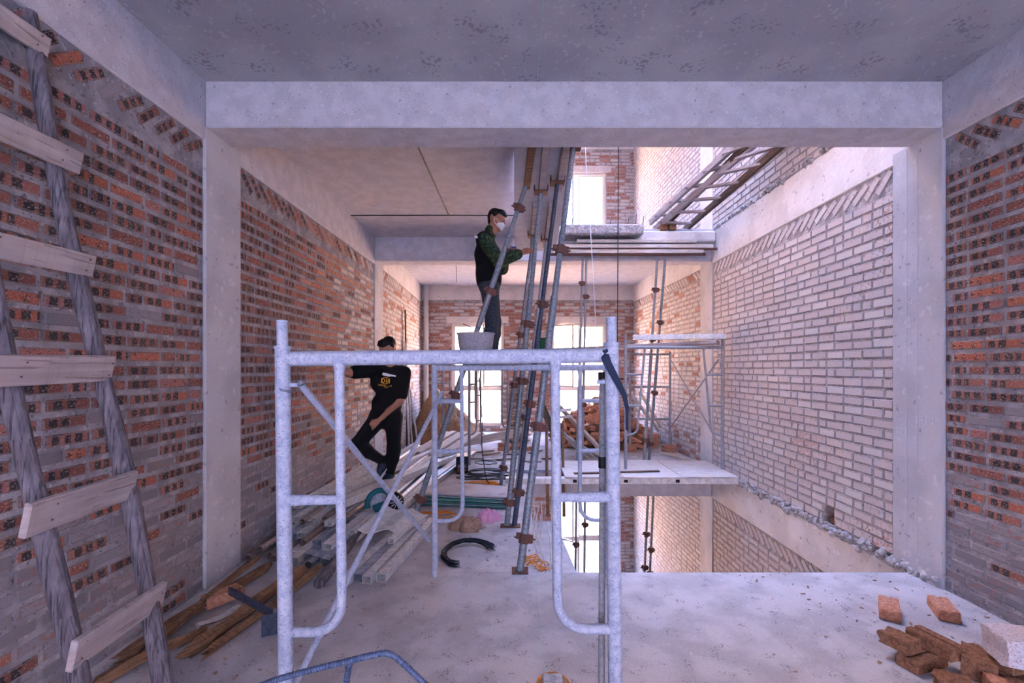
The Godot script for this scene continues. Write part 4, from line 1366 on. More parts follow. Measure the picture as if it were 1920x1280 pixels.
# a sack fallen in on itself: a low mound with sharp creases, every facet flat
func crumpled(called: String, label: String, where: Vector3, s: Vector3, m: Material, sd: int) -> void:
	var f := FastNoiseLite.new()
	f.seed = sd
	f.frequency = 1.0
	f.fractal_type = FastNoiseLite.FRACTAL_RIDGED
	f.fractal_octaves = 3
	var mb := MB.new()
	var rings := 11; var segs := 30
	var g := []
	for j in rings + 1:
		var row := []
		for i in segs:
			var a := TAU * i / segs
			var edge := 1.0 + 0.22 * sin(a * 3.0 + sd) + 0.14 * sin(a * 7.0 + sd * 2.0)
			var t := j / float(rings)
			var q := Vector2(cos(a), sin(a)) * t * edge
			var h := sqrt(maxf(0.0, 1.0 - t * t)) * (0.45 + 0.65 * (f.get_noise_2d(q.x * 1.3 + sd, q.y * 1.3) * 0.5 + 0.5))
			row.append(Vector3(q.x * s.x, h * s.y * 2.0 + 0.002, q.y * s.z))
		g.append(row)
	for j in rings:
		for i in segs:
			var k := (i + 1) % segs
			for tr in [[g[j][i], g[j + 1][i], g[j + 1][k]], [g[j][i], g[j + 1][k], g[j][k]]]:
				var nn: Vector3 = (tr[1] - tr[0]).cross(tr[2] - tr[0]).normalized()
				if nn.y < 0:
					nn = -nn
				mb.tri(tr[0], tr[1], tr[2], nn, nn, nn)
	single(called, label, "bag", mb, m, "", where)


func pillow_bag(o: Node3D) -> void:
	var mb := MB.new()
	var g := []
	for j in 15:
		var row := []
		var th := PI * j / 14.0 - PI / 2
		for i in 33:
			var ph := TAU * (i % 32) / 32.0
			var cx := signf(cos(ph)) * pow(absf(cos(ph)), 0.35); var cz := signf(sin(ph)) * pow(absf(sin(ph)), 0.35)
			var e := pow(maxf(cos(th), 0.0), 0.45)
			row.append(Vector3(cx * e * 0.31, 0.058 + sin(th) * 0.058 * (1.0 - 0.25 * absf(cx * e)) , cz * e * 0.2))
		g.append(row)
	g.reverse()
	mb.sheet(g)
	put("sack", mb.mesh(), M.bag, o)
	var t := text_mesh("XI MANG", 0.055)
	put("print", t, M.rubber, o, Transform3D(Basis(), Vector3(-0.02, 0.058, 0.199)))


func stick(label: String, a: Vector3, b: Vector3, r: float, m: Material, called := "split_stick") -> void:
	# a torn length of timber: an angular section that narrows to splintered ends
	var mb := MB.new()
	var f := (b - a).normalized()
	var n := 14
	var s := f.cross(Vector3.UP).normalized()
	var u := s.cross(f)
	var rings := []
	var ph := rng.randf() * TAU
	for i in n + 1:
		var t := float(i) / n
		var taper := minf(1.0, minf(t, 1.0 - t) * 6.0 + 0.62)
		var ring := []
		for k in 7:
			var an := TAU * k / 7.0 + 0.3 * sin(t * 3.0 + ph)
			var rr := r * taper * (0.8 + 0.28 * sin(k * 2.4 + ph) + 0.08 * sin(t * 17.0 + k * 3.0))
			ring.append(a.lerp(b, t) + s * cos(an) * rr * 1.15 + u * sin(an) * rr * 1.0 + f * (rng.randf_range(-0.03, 0.05) if i == 0 or i == n else 0.0) + u * 0.012 * sin(t * 5.0 + ph))
		rings.append(ring)
	for i in n:
		for k in 7:
			var l := (k + 1) % 7
			var p0: Vector3 = rings[i][k]; var p1: Vector3 = rings[i][l]; var p2: Vector3 = rings[i + 1][l]; var p3: Vector3 = rings[i + 1][k]
			var nn := (p2 - p0).cross(p3 - p1).normalized()
			if nn.dot((p0 + p2) / 2 - a.lerp(b, (i + 0.5) / n)) < 0:
				nn = -nn
			mb.quad(p0, p1, p2, p3, nn)
	for e in [0, n]:
		for k in range(1, 6):
			var nn := -f if e == 0 else f
			mb.tri(rings[e][0], rings[e][k], rings[e][k + 1], nn, nn, nn)
	single(called, label, "stick", mb, m)


func tube_pile() -> void:
	var r := RandomNumberGenerator.new()
	r.seed = 31
	var lists := [[0.035, -2.06, 0.074, 12], [0.10, -2.05, 0.080, 10], [0.165, -2.04, 0.084, 8], [0.225, -2.04, 0.086, 5]]
	for li in 4:
		var L: Array = lists[li]
		var tier: String = ["bottom layer", "second layer", "third layer", "top layer"][li]
		for k in int(L[3]):
			var x: float = L[1] + L[2] * k + r.randf_range(-0.01, 0.01)
			var d0 := 3.80 + r.randf_range(0.0, 0.55) + li * 0.15 + maxf(0.0, k - 7.0) * 0.05
			var d1 := 6.6 + r.randf_range(0.0, 1.7)
			var a := pos(x, L[0] + r.randf_range(-0.004, 0.004), d0)
			var b := pos(x + r.randf_range(0.02, 0.16) + 0.016 * k, L[0] + r.randf_range(0.0, 0.03), d1)
			var kind := r.randf()
			var mb := MB.new()
			if kind < 0.36:
				mb.pipe(a, b, 0.028, 0.004, 14)
				single("steel_pipe", "round steel pipe in the %s of the left wall heap, %s from the wall" % [tier, ORD[k]], "pipe", mb, M.rust_pipe if r.randf() < 0.35 else M.galv, "round pipes of the heap by the left wall")
			elif kind < 0.86:
				mb.box_tube(a, b, 0.066, 0.05, 0.003, r.randf_range(-0.15, 0.15))
				single("square_tube", "square steel tube in the %s of the left wall heap, %s from the wall" % [tier, ORD[k]], "tube", mb, M.galv if r.randf() < 0.72 else M.galv_blue, "square tubes of the heap by the left wall")
			else:
				mb.bar(a, b, 0.025, 0.085, Vector3.UP, 0.003)
				single("pale_batten", "pale timber batten in the %s of the left wall heap, %s from the wall" % [tier, ORD[k]], "batten", mb, M.wood_pale, "battens of the heap by the left wall")
	# the long ones lying across the top, slanting out from the wall
	for s in [[-1.62, 4.35, -1.02, 7.6, 0.27, 0.10, 0.05, "thick pale box tube lying across the top of the heap"], [-1.74, 4.7, -1.25, 8.2, 0.29, 0.16, 0.04, "slim pale box tube lying on the heap, nearer to the wall"], [-1.36, 4.55, -0.86, 7.9, 0.05, 0.05, 0.05, "pale box tube on the floor at the heap's right edge"], [-1.25, 5.0, -0.75, 8.3, 0.04, 0.04, 0.04, "slim pale box tube on the floor outside the heap's right edge"]]:
		var mb := MB.new()
		mb.box_tube(pos(s[0], s[4], s[1]), pos(s[2], s[5], s[3]), s[6] * 2.0, s[6] * 1.5, 0.003, 0.1)
		single("box_tube", s[7], "tube", mb, M.galv)
	# three tubes side by side in front, one apart, one short on top
	var names := ["box tube with a mitred end, leftmost of the front group on the floor", "box tube second from the left of the front group", "box tube third from the left of the front group", "box tube lying a little apart on the right of the front group"]
	var xs := [-1.19, -1.115, -1.045, -0.955]
	for k in 4:
		var mb := MB.new()
		mb.box_tube(pos(xs[k], 0.031, 3.33 + 0.03 * (k % 2)), pos(xs[k] + 0.14, 0.031, 4.62), 0.066, 0.058, 0.003)
		single("front_tube", names[k], "tube", mb, M.galv if k != 1 else M.galv_blue)
	var mb2 := MB.new()
	mb2.box_tube(pos(-1.035, 0.088, 3.93), pos(-0.985, 0.088, 4.35), 0.05, 0.05, 0.003)
	single("short_tube", "short open tube riding on top of the front group", "tube", mb2, M.galv)
	mb2 = MB.new()
	wobble_tube(mb2, pos(-1.35, 0.04, 3.26), pos(-1.40, 0.05, 4.3), 0.036, 0.003, 10, 8)
	single("round_pole", "short weathered pole end left of the front tube group", "pole", mb2, M.bark)
	for k in 3:
		mb2 = MB.new()
		mb2.box_tube(pos(-1.62 + 0.085 * k, 0.036 + 0.0 * k, 3.72 - 0.05 * k), pos(-1.56 + 0.10 * k, 0.036, 5.2), 0.07, 0.055, 0.003, 0.2)
		single("square_tube", "blue-grey square tube at the near side of the left wall heap, %s from the wall" % ORD[k], "tube", mb2, M.galv_blue, "square tubes of the heap by the left wall")
	# the near ends of the heap, each where it pokes out
	var ends := [[-2.075, 0.034, 3.70, "p", "rusty pipe end nearest to the left wall and column"], [-2.005, 0.085, 3.74, "p", "rusty pipe end riding on the outermost two by the left wall"], [-1.945, 0.034, 3.76, "p", "dark rusty pipe end third from the left wall"], [-1.88, 0.034, 3.70, "p", "dark rusty pipe end fourth from the left wall"],
		[-1.755, 0.075, 3.92, "p", "brownish pipe with an open end in the middle of the heap's near side"], [-1.56, 0.034, 3.58, "p", "dark pipe end low at the near side of the heap"], [-1.82, 0.14, 4.2, "s", "square tube with a blue-grey open end high on the heap"], [-1.88, 0.09, 4.02, "s", "square tube below the high blue-grey one"],
		[-1.70, 0.034, 3.64, "s", "square tube end low in the heap beside the brownish pipe"], [-1.61, 0.09, 3.86, "s", "dark square tube end lying over two others"], [-1.50, 0.09, 3.78, "s", "pale square tube end at the right of the dark one"]]
	for i in ends.size():
		var E: Array = ends[i]
		var mb := MB.new()
		var a := pos(E[0], E[1], E[2])
		var b := pos(E[0] + 0.18 + 0.03 * (i % 4), E[1] + 0.05, 6.9 + 0.25 * (i % 5))
		if E[3] == "p":
			mb.pipe(a, b, 0.029, 0.005, 16)
		else:
			mb.box_tube(a, b, 0.075, 0.055, 0.003, 0.12 * sin(i * 2.0))
		single("steel_pipe" if E[3] == "p" else "square_tube", E[4], "pipe" if E[3] == "p" else "tube", mb, (M.rust_pipe if i < 5 else M.steel) if E[3] == "p" else (M.galv if i % 2 == 0 else M.galv_blue))
	# kinked sheet
	var g := []
	for j in 6:
		var row := []
		for i in 21:
			var u := i / 20.0; var v := j / 5.0
			row.append(pos(-1.36 + 0.40 * u + 0.12 * v, 0.115 + 0.03 * absf(fmod(u * 3.2, 2.0) - 1.0) - 0.02 * (1 - v) + 0.06 * v * (1.0 - u), 4.10 + 0.45 * v - 0.03 * sin(u * 9.0)))
		g.append(row)
	var sh := MB.new()
	sh.slab_sheet(g, Vector3(0, -0.008, 0))
	single("kinked_sheet", "kinked grey sheet lying over the front tubes below the saw", "sheet", sh, M.galv)


func saw() -> void:
	var c := pos(-1.26, 0.13, 4.68)
	var o := thing("chop_saw", "teal chop saw with a black motor lying on the tubes", "saw", c, 0.5)
	var mb := MB.new()
	mb.bx(-0.20, 0.02, -0.02, 0.0, -0.12, 0.12, 0.004)
	put("steel_plate", mb.mesh(), M.galv, o)
	mb = MB.new()
	var arc := []
	for i in 15:
		var a := PI * 0.12 + PI * 0.95 * i / 14.0
		arc.append(Vector3(-0.08 + cos(a) * 0.12, 0.06 + sin(a) * 0.13, 0.0))
	mb.tube(arc, 0.026, 12)
	put("grip_arch", mb.mesh(), M.teal, o)
	mb = MB.new()
	mb.tube([Vector3(-0.14, 0.02, 0.02), Vector3(-0.02, 0.05, 0.02)], 0.04, 14)
	put("gear_housing", mb.mesh(), M.teal, o)
	mb = MB.new()
	var face := Transform3D(Basis(Vector3.RIGHT, PI / 2), Vector3(0.06, 0.075, 0.0))
	mb.lathe(face, [Vector2(0.0, -0.06), Vector2(0.075, -0.06), Vector2(0.085, -0.03), Vector2(0.085, 0.05), Vector2(0.07, 0.075), Vector2(0.03, 0.085), Vector2(0.0, 0.085)], 24)
	put("motor", mb.mesh(), M.rubber, o)
	mb = MB.new()
	for k in 10:
		var a := TAU * k / 10.0
		mb.bar(Vector3(0.06 + cos(a) * 0.025, 0.075 + sin(a) * 0.025, 0.088), Vector3(0.06 + cos(a) * 0.062, 0.075 + sin(a) * 0.062, 0.082), 0.006, 0.006, Vector3(0, 0, 1))
	mb.tube([Vector3(0.06, 0.075, 0.08), Vector3(0.06, 0.075, 0.095)], 0.016, 12)
	put("motor_vent", mb.mesh(), M.galv, o)
	mb = MB.new()
	mb.tube([Vector3(0.0, 0.14, 0.0), Vector3(0.05, 0.2, -0.01), Vector3(0.09, 0.21, -0.01)], 0.016, 10)
	put("switch_handle", mb.mesh(), M.rubber, o)
	mb = MB.new()
	mb.tube([Vector3(-0.03, 0.06, -0.05), Vector3(-0.03, 0.06, -0.053)], 0.12, 28)
	put("cutting_disc", mb.mesh(), M.galv_blue, o)


func welder() -> void:
	var o := thing("welding_machine", "small black welding machine box on the floor by the far tower", "welder", pos(-0.80, 0, 6.95), 0.12)
	var mb := MB.new()
	mb.bx(-0.085, 0.085, 0.012, 0.25, -0.16, 0.16, 0.008)
	put("case", mb.mesh(), M.rubber, o)
	mb = MB.new()
	mb.tube([Vector3(0, 0.245, -0.1), Vector3(0, 0.285, -0.09), Vector3(0, 0.29, 0), Vector3(0, 0.285, 0.09), Vector3(0, 0.245, 0.1)], 0.011, 10)
	put("carry_handle", mb.mesh(), M.rubber, o)
	mb = MB.new()
	mb.bx(-0.07, 0.07, 0.15, 0.235, 0.158, 0.166, 0.003)
	put("control_panel", mb.mesh(), M.strap, o)
	mb = MB.new()
	mb.tube([Vector3(0.0, 0.19, 0.16), Vector3(0.0, 0.19, 0.185)], 0.018, 12)
	put("dial", mb.mesh(), M.galv, o)
	for s in [-1.0, 1.0]:
		mb = MB.new()
		mb.tube([Vector3(s * 0.045, 0.06, 0.158), Vector3(s * 0.045, 0.06, 0.185)], 0.016, 10)
		put("cable_socket", mb.mesh(), M.rust, o)
	mb = MB.new()
	for k in 4:
		mb.bx(-0.06, 0.06, 0.09 + k * 0.013, 0.095 + k * 0.013, 0.158, 0.163)
	put("vent_slots", mb.mesh(), M.galv_blue, o)


func curl(c: Vector3, rx: float, rz: float, turns: float, jitter: float, n := 40) -> Array:
	var pts := []
	var p1 := rng.randf() * TAU
	for i in n:
		var a := turns * TAU * i / (n - 1.0)
		var k := 1.0 + 0.25 * sin(a * 0.37 + p1) + jitter * sin(a * 1.7 + p1 * 2.0)
		pts.append(c + Vector3(cos(a + p1) * rx * k, 0.006 + 0.004 * (i % 3), sin(a + p1) * rz * k + 0.02 * sin(a * 0.5)))
	return pts


func cable(called: String, label: String, pts: Array, r: float, m: Material) -> void:
	# points smoothed by a curve
	var c := Curve3D.new()
	for i in pts.size():
		var t: Vector3 = (pts[mini(i + 1, pts.size() - 1)] - pts[maxi(i - 1, 0)]) / 6.0
		c.add_point(pts[i], -t, t)
	c.bake_interval = 0.03
	var mb := MB.new()
	mb.tube(Array(c.get_baked_points()), r, 7)
	single(called, label, "cable", mb, m)


func clutter() -> void:
	tub("mortar_tub", "grey mortar tub with blue paint spots on the platform planks", pos(-0.364, 1.578, 4.2), 0.125, 0.163, 0.222, M.tub)
	var mm := MB.new()
	mm.lathe(Transform3D(Basis(), pos(-0.364, 1.578, 4.2)), [Vector2(0.152, 0.175), Vector2(0.10, 0.19), Vector2(0.0, 0.20)], 20)
	single("mortar", "wet grey mortar filling the tub", "mortar", mm, M.beam)
	cable("bent_wire", "bent wire handle sticking out of the mortar tub", [pos(-0.36, 1.80, 4.15), pos(-0.41, 1.86, 4.15), pos(-0.46, 1.875, 4.15), pos(-0.47, 1.88, 4.15)], 0.004, M.rust)
	tub("green_bucket", "small dark green bucket standing on the long plank", pos(0.42, 1.808, 8.05), 0.095, 0.135, 0.19, M.green)
	crumpled("kraft_bag", "crumpled brown paper sack on the floor before the glass sheets", pos(-0.47, 0, 4.47), Vector3(0.155, 0.062, 0.095), M.kraft, 4)
	crumpled("pink_bag", "crumpled pink plastic bag behind the brown sack", pos(-0.285, 0, 4.72), Vector3(0.115, 0.06, 0.085), M.pink, 9)
	# stack of glass sheets
	for k in 6:
		var mb := MB.new()
		mb.box(Transform3D(Basis(Vector3.UP, -0.16 + 0.02 * sin(k * 2.0)), pos(-0.57 + 0.012 * sin(k * 3.0), 0.012 + 0.0185 * k, 5.42 + 0.012 * cos(k * 4.0))), Vector3(1.0, 0.012, 0.5), 0.002)
		single("glass_sheet", "dusty green-edged glass sheet in the low stack on the floor, %s from the bottom" % ORD[k], "glass sheet", mb, M.glass_edge if k % 2 == 0 else M.galv_blue, "stacked glass sheets")
	var tb := MB.new()
	tb.box(Transform3D(Basis(Vector3.UP, -0.17), pos(-0.56, 0.126, 5.42)), Vector3(0.98, 0.014, 0.48), 0.002)
	single("top_board", "dusty grey board covering the stack of glass sheets", "board", tb, M.floor)
	# bundle of tie wire in an arc
	var o := thing("wire_bundle", "thick arc of black binding wire on the floor by the second frame's foot", "wire bundle", pos(-0.4, 0, 3.9))
	var base := pos(-0.4, 0, 3.9)
	var path := [pos(-0.43, 0.012, 3.62), pos(-0.51, 0.016, 3.65), pos(-0.575, 0.03, 3.74), pos(-0.585, 0.035, 3.86), pos(-0.545, 0.04, 3.99), pos(-0.46, 0.042, 4.07), pos(-0.36, 0.04, 4.08), pos(-0.27, 0.035, 4.03), pos(-0.195, 0.028, 3.93)]
	var c := Curve3D.new()
	for i in path.size():
		var t: Vector3 = (path[mini(i + 1, 8)] - path[maxi(i - 1, 0)]) / 6.0
		c.add_point(path[i] - base, -t, t)
	for pass_ in 2:
		var mb := MB.new()
		for k in 44:
			var a := rng.randf() * TAU
			var rr := sqrt(rng.randf()) * 0.023
			var pts := []
			var s0 := rng.randf_range(0.0, 0.14); var s1 := 1.0 - rng.randf_range(0.0, 0.12)
			for i in 15:
				var u := lerpf(s0, s1, i / 14.0)
				var p := c.sample_baked(u * c.get_baked_length())
				var thick := 0.85 + 0.9 * pow(absf(2.0 * u - 1.0), 5.0)
				var out := Vector3(p.x + 0.02, 0, p.z).normalized()
				pts.append(p + out * cos(a) * rr * thick * 1.2 + Vector3.UP * (sin(a) * rr * thick * 0.85))
			mb.tube(pts, 0.0022, 5)
		put("wires", mb.mesh(), M.steel_dark if pass_ else M.rubber, o)
	var tie := MB.new()
	for q in [0.25, 0.7]:
		var p := c.sample_baked(q * c.get_baked_length())
		var out := Vector3(p.x + 0.02, 0, p.z).normalized()
		var ring := []
		for i in 16:
			ring.append(p + out * cos(TAU * i / 16.0) * 0.028 + Vector3.UP * sin(TAU * i / 16.0) * 0.024)
		tie.tube(ring, 0.0025, 6, false, true)
	put("tie", tie.mesh(), M.cable_dark, o)
	saw()
	welder()
	# cables
	cable("hanging_cable", "dark cable dropping from the platform into a tangle on the floor", [pos(-0.49, 1.55, 5.9), pos(-0.46, 1.2, 5.95), pos(-0.44, 0.85, 6.0), pos(-0.445, 0.5, 6.05), pos(-0.40, 0.12, 6.1), pos(-0.36, 0.008, 6.15), pos(-0.40, 0.008, 5.9), pos(-0.43, 0.008, 5.72)], 0.006, M.cable_dark)
	for k in 4:
		cable("floor_cable", ["black cable looped on the floor right of the welder", "black cable tangle on the floor under the hanging cable", "dark cable loop farther back on the floor", "thin dark cable trailing to the thin prop's foot"][k], [curl(pos(-0.45, 0, 6.9), 0.26, 0.16, 3.2, 0.3), curl(pos(-0.38, 0, 6.55), 0.30, 0.10, 4.3, 0.4), curl(pos(-0.48, 0, 7.6), 0.22, 0.15, 1.4, 0.1), [pos(-0.7, 0.008, 6.8), pos(-0.4, 0.008, 6.7), pos(-0.1, 0.008, 6.9), pos(0.05, 0.008, 7.1), pos(0.35, 0.008, 7.0)]][k], 0.0065, M.cable_dark)
	cable("orange_cable", "orange cable curled on the floor below the hanging cable", curl(pos(-0.50, 0, 6.2), 0.24, 0.09, 3.4, 0.3), 0.006, M.cable_orange)
	cable("orange_cable", "orange cable curled around the leaning prop's foot", curl(pos(-0.86, 0.02, 4.75), 0.20, 0.15, 3.3, 0.3), 0.007, M.cable_orange)
	cable("stairwell_cable", "pale blue cable hanging down the stairwell", [pos(0.86, 6.9, 6.6), pos(0.93, 4.64, 6.6), pos(1.0, 3.5, 6.6), pos(1.06, 2.4, 6.58), pos(1.09, 1.7, 6.56), pos(1.12, 0.9, 6.55), pos(1.13, 0.1, 6.55)], 0.006, M.cable_white)
	cable("stairwell_cable", "black cable hanging straight down the stairwell", [pos(1.42, 6.9, 6.7), pos(1.412, 4.6, 6.7), pos(1.40, 2.4, 6.7), pos(1.395, 1.0, 6.7), pos(1.39, 0.1, 6.7)], 0.006, M.rubber)
	cable("ceiling_wire", "short wire end dangling from the rear ceiling", [pos(-1.02, 3.44, 8.0), pos(-1.022, 3.25, 8.0), pos(-1.015, 3.05, 8.0), pos(-1.02, 2.93, 8.0)], 0.004, M.rubber)
	# drainpipe
	var dp := thing("drainpipe", "grey plastic drainpipe in the far left corner", "pipe", pos(-2.13, 0, 11.2))
	var mb := MB.new()
	mb.tube([Vector3.ZERO, Vector3(0, 3.44, 0)], 0.058, 18)
	put("pipe", mb.mesh(), M.pvc, dp)
	for y in [2.52, 1.12]:
		mb = MB.new()
		mb.tube([Vector3(0, y, 0), Vector3(0, y + 0.03, 0)], 0.063, 18)
		mb.bx(-0.11, 0.11, y + 0.005, y + 0.025, -0.075, -0.06, 0.002)
		put("pipe_clip", mb.mesh(), M.pvc, dp)
	# sand
	var f := FastNoiseLite.new()
	f.seed = 3
	f.frequency = 1.4
	var g := []
	for j in 40:
		var row := []
		for i in 56:
			var x := -2.22 + 1.62 * i / 55.0
			var d := 11.28 - 1.95 * j / 39.0
			var hx := (x + 1.78) / (0.62 if x < -1.78 else 1.12)
			var hd := (d - 10.45) / (1.1 if d < 10.45 else 1.2)
			var q := 1.0 - sqrt(hx * hx + hd * hd)
			var h := 1.12 * clampf(q, 0.0, 1.0) + (0.12 * f.get_noise_2d(x * 2.0, d * 2.0) + 0.05 * f.get_noise_2d(x * 7.0, d * 7.0)) * clampf(q * 3.0, 0, 1)
			row.append(pos(x, maxf(h, 0.0) - 0.01, d))
		g.append(row)
	mb = MB.new()
	mb.sheet(g)
	single("sand_heap", "brown heap of sand against the back wall by the left window", "sand", mb, M.sand)
	# cement
	for k in 10:
		var b := thing("cement_bag", "full paper cement bag in the tall stack between the back windows, %s from the floor" % ORD[k], "bag", pos(-0.03 + 0.015 * sin(k * 2.3), 0.001 + 0.117 * k, 9.75 + 0.01 * cos(k * 1.7)), 0.05 * sin(k * 1.9), "stacked cement bags")
		pillow_bag(b)
	# boards leaning on the far left wall
	var lean := [[756, 846, 745, 700, 9.0, "pale"], [768, 842, 751, 655, 9.1, "pale"], [773, 838, 757, 640, 9.25, "pale"], [784, 838, 761, 676, 9.2, "pale"], [763, 838, 743, 581, 9.3, "dark"]]
	for k in 5:
		var L: Array = lean[k]
		var a := at(L[0], L[1], L[4]); a.y = 0.0
		var b := at(L[2], L[3], L[4] - 0.15)
		b.x = maxf(b.x, -2.135)
		mb = MB.new()
		mb.bar(a, b, 0.085, 0.03, Vector3(0.2, 0, 1), 0.003)
		single("leaning_board", ["pale board leaning on the far left wall, shortest", "pale board leaning on the far left wall, second tallest of the pale ones", "tallest pale board leaning on the far left wall", "pale board leaning on the far left wall, nearest to the sand", "tall dark board leaning on the far left wall"][k], "board", mb, M.wood_dark if L[5] == "dark" else M.wood_pale)
	# channels and boards on the floor of the window room
	for s in [[-1.25, 8.3, 0.12, 9.1, 0.16, 0.34, "long white channel lying before the left back window, front one"], [-1.0, 8.7, 0.05, 9.35, 0.12, 0.22, "long white channel lying before the left back window, back one"]]:
		mb = MB.new()
		mb.bar(pos(s[0], s[4], s[1]), pos(s[2], s[5], s[3]), 0.09, 0.05, Vector3.UP, 0.004)
		single("white_channel", s[6], "channel", mb, M.wood_pale)
	for k in 6:
		mb = MB.new()
		mb.bar(pos(-1.62 + 0.11 * k, 0.19 + 0.03 * (k % 2), 7.3 - 0.04 * k), pos(-1.30 + 0.12 * k, 0.30 + 0.02 * (k % 2), 9.0 - 0.05 * k), 0.095, 0.03, Vector3.RIGHT, 0.003)
		single("white_board", "white board lying in the fan at the heap's far end, %s from the wall" % ORD[k], "board", mb, M.wood_pale, "white boards of the fan")
	for k in 3:
		mb = MB.new()
		mb.pipe(pos(-1.66 + 0.075 * k, 0.13, 6.72 + 0.03 * k), pos(-1.50 + 0.09 * k, 0.13, 8.3), 0.03, 0.004)
		single("pipe_offcut", ["pipe with a dark open end behind the near man's feet, left one", "pipe with a dark open end behind the near man's feet, middle one", "pipe with a dark open end behind the near man's feet, right one"][k], "pipe", mb, M.steel)
	# boards leaning right of the props
	for k in 7:
		mb = MB.new()
		mb.bar(pos(0.60 + 0.03 * k, 0.98 - 0.035 * k, 8.1 + 0.14 * k), pos(1.50 + 0.02 * sin(k * 2.0), 0.02 + 0.02 * (k % 3), 8.35 + 0.13 * k), 0.10, 0.03, Vector3(0, 0.5, 1), 0.003)
		single("sloping_board", "white board sloping down before the brick heap, %s from the front" % ORD[k], "board", mb, M.wood_pale, "sloping white boards before the brick heap")
	for k in 3:
		mb = MB.new()
		mb.bar(pos(0.70 + 0.1 * k, 0.5 - 0.1 * k, 7.75), pos(1.12 + 0.12 * k, 0.03, 7.95 + 0.03 * k), 0.11, 0.025, Vector3(0, 0.6, 1), 0.003)
		single("pale_offcut", ["pale board offcut leaning under the sloping boards, left", "pale board offcut leaning under the sloping boards, middle", "pale board offcut leaning under the sloping boards, right"][k], "offcut", mb, M.wood_pale)
	for k in 2:
		mb = MB.new()
		mb.bar(pos(2.12 + 0.22 * k, 1.10 - 0.05 * k, 9.25 - 0.05 * k), pos(2.66 + 0.02 * k, 0.32 + 0.08 * k, 9.0 - 0.06 * k), 0.12, 0.03, Vector3(0, 0.3, 1), 0.003)
		single("heap_board", ["white board lying on the brick heap, left one", "white board lying on the brick heap, right one"][k], "board", mb, M.wood_pale)
	mb = MB.new()
	mb.bar(pos(0.38, 0.95, 8.2), pos(0.72, 0.15, 8.0), 0.5, 0.02, Vector3(0.1, 0.2, 1), 0.003)
	single("dark_panel", "dark green panel leaning behind the largest prop", "panel", mb, plain(Color(0.20, 0.25, 0.25), 0.8))
	mb = MB.new()
	mb.bar(pos(2.50, 0.03, 8.35), pos(2.83, 0.03, 7.6), 0.04, 0.03, Vector3.UP, 0.003)
	single("floor_batten", "pale batten on the floor along the right wall behind the landing", "batten", mb, M.wood_pale)
	# split brown sticks by the left wall
	stick("long split stick lying along the left wall, closest to it", pos(-2.02, 0.03, 2.42), pos(-1.86, 0.04, 3.62), 0.034, M.wood_brown)
	stick("flat splintered lath crossing over the stick by the wall", pos(-1.90, 0.06, 2.40), pos(-1.92, 0.10, 3.55), 0.026, M.wood_brown)
	stick("thick torn brown timber on the floor beside the ladder's foot", pos(-1.70, 0.05, 2.44), pos(-1.53, 0.05, 3.42), 0.05, M.wood_brown)
	stick("thin torn timber lying beside the thick one", pos(-1.60, 0.025, 2.44), pos(-1.46, 0.04, 3.52), 0.026, M.wood_brown)
	stick("short dark stick under the crossing laths", pos(-1.98, 0.03, 2.22), pos(-1.78, 0.03, 2.72), 0.03, M.wood_brown)
	stick("small splinter on the floor between the sticks", pos(-1.83, 0.02, 2.72), pos(-1.74, 0.02, 2.98), 0.018, M.wood_pale)
	var ab := thing("steel_bracket", "dark steel flat bar with a welded plate lying on the sticks", "bracket", pos(-1.6, 0.09, 2.9))
	mb = MB.new()
	mb.bar(pos(-1.79, 0.12, 2.98) - ab.position, pos(-1.40, 0.10, 2.74) - ab.position, 0.05, 0.012, Vector3.UP, 0.002)
	put("flat_bar", mb.mesh(), M.steel_dark, ab)
	mb = MB.new()
	mb.box(Transform3D(Basis(Vector3.UP, 0.5) * Basis(Vector3.RIGHT, 0.15), pos(-1.36, 0.065, 2.70) - ab.position), Vector3(0.14, 0.13, 0.008), 0.002)
	put("end_plate", mb.mesh(), M.steel_dark, ab)
	# bent reinforcing bar standing close in front
	var rb := thing("bent_rebar", "ribbed blue-grey bar bent into a low hoop in the foreground", "rebar", pos(-0.45, 0, 1.5))
	for seg in [[[Vector3(-0.50, 0, 0.0), Vector3(-0.47, 0.42, 0.0), Vector3(-0.33, 0.517, 0.0), Vector3(-0.08, 0.585, 0.0), Vector3(0.025, 0.609, 0.0), Vector3(0.055, 0.606, 0), Vector3(0.085, 0.585, 0.0), Vector3(0.18, 0.495, 0.0), Vector3(0.26, 0.40, 0.0), Vector3(0.28, 0.0, 0.0)], "bar"], [[Vector3(-0.072, 0.583, 0.0), Vector3(-0.085, 0.50, 0.0), Vector3(-0.11, 0.0, 0.0)], "strut"]]:
		var cv := Curve3D.new()
		var P: Array = seg[0]
		for i in P.size():
			var t: Vector3 = (P[mini(i + 1, P.size() - 1)] - P[maxi(i - 1, 0)]) / 8.0
			cv.add_point(P[i], -t, t)
		cv.bake_interval = 0.012
		mb = MB.new()
		var pts := Array(cv.get_baked_points())
		mb.tube(pts, 0.0075, 10)
		var bar := put(seg[1], mb.mesh(), M.rebar, rb)
		mb = MB.new()
		for i in range(1, pts.size() - 1):
			var t: Vector3 = (pts[i + 1] - pts[i - 1]).normalized()
			mb.tube([pts[i] - t * 0.002, pts[i] + t * 0.002], 0.0098, 10)
		put("ribs", mb.mesh(), M.rebar, bar).set_meta("kind", "stuff")
	# laser line of light, modelled as thin green strands, with its level
	var lv := thing("line_tool", "small grey box with an orange trim on the floor at the bottom edge", "instrument", pos(0.168, 0, 2.27))
	mb = MB.new()
	mb.bx(-0.05, 0.05, 0.0, 0.03, -0.05, 0.05, 0.006)
	put("case", mb.mesh(), M.galv_blue, lv)
	mb = MB.new()
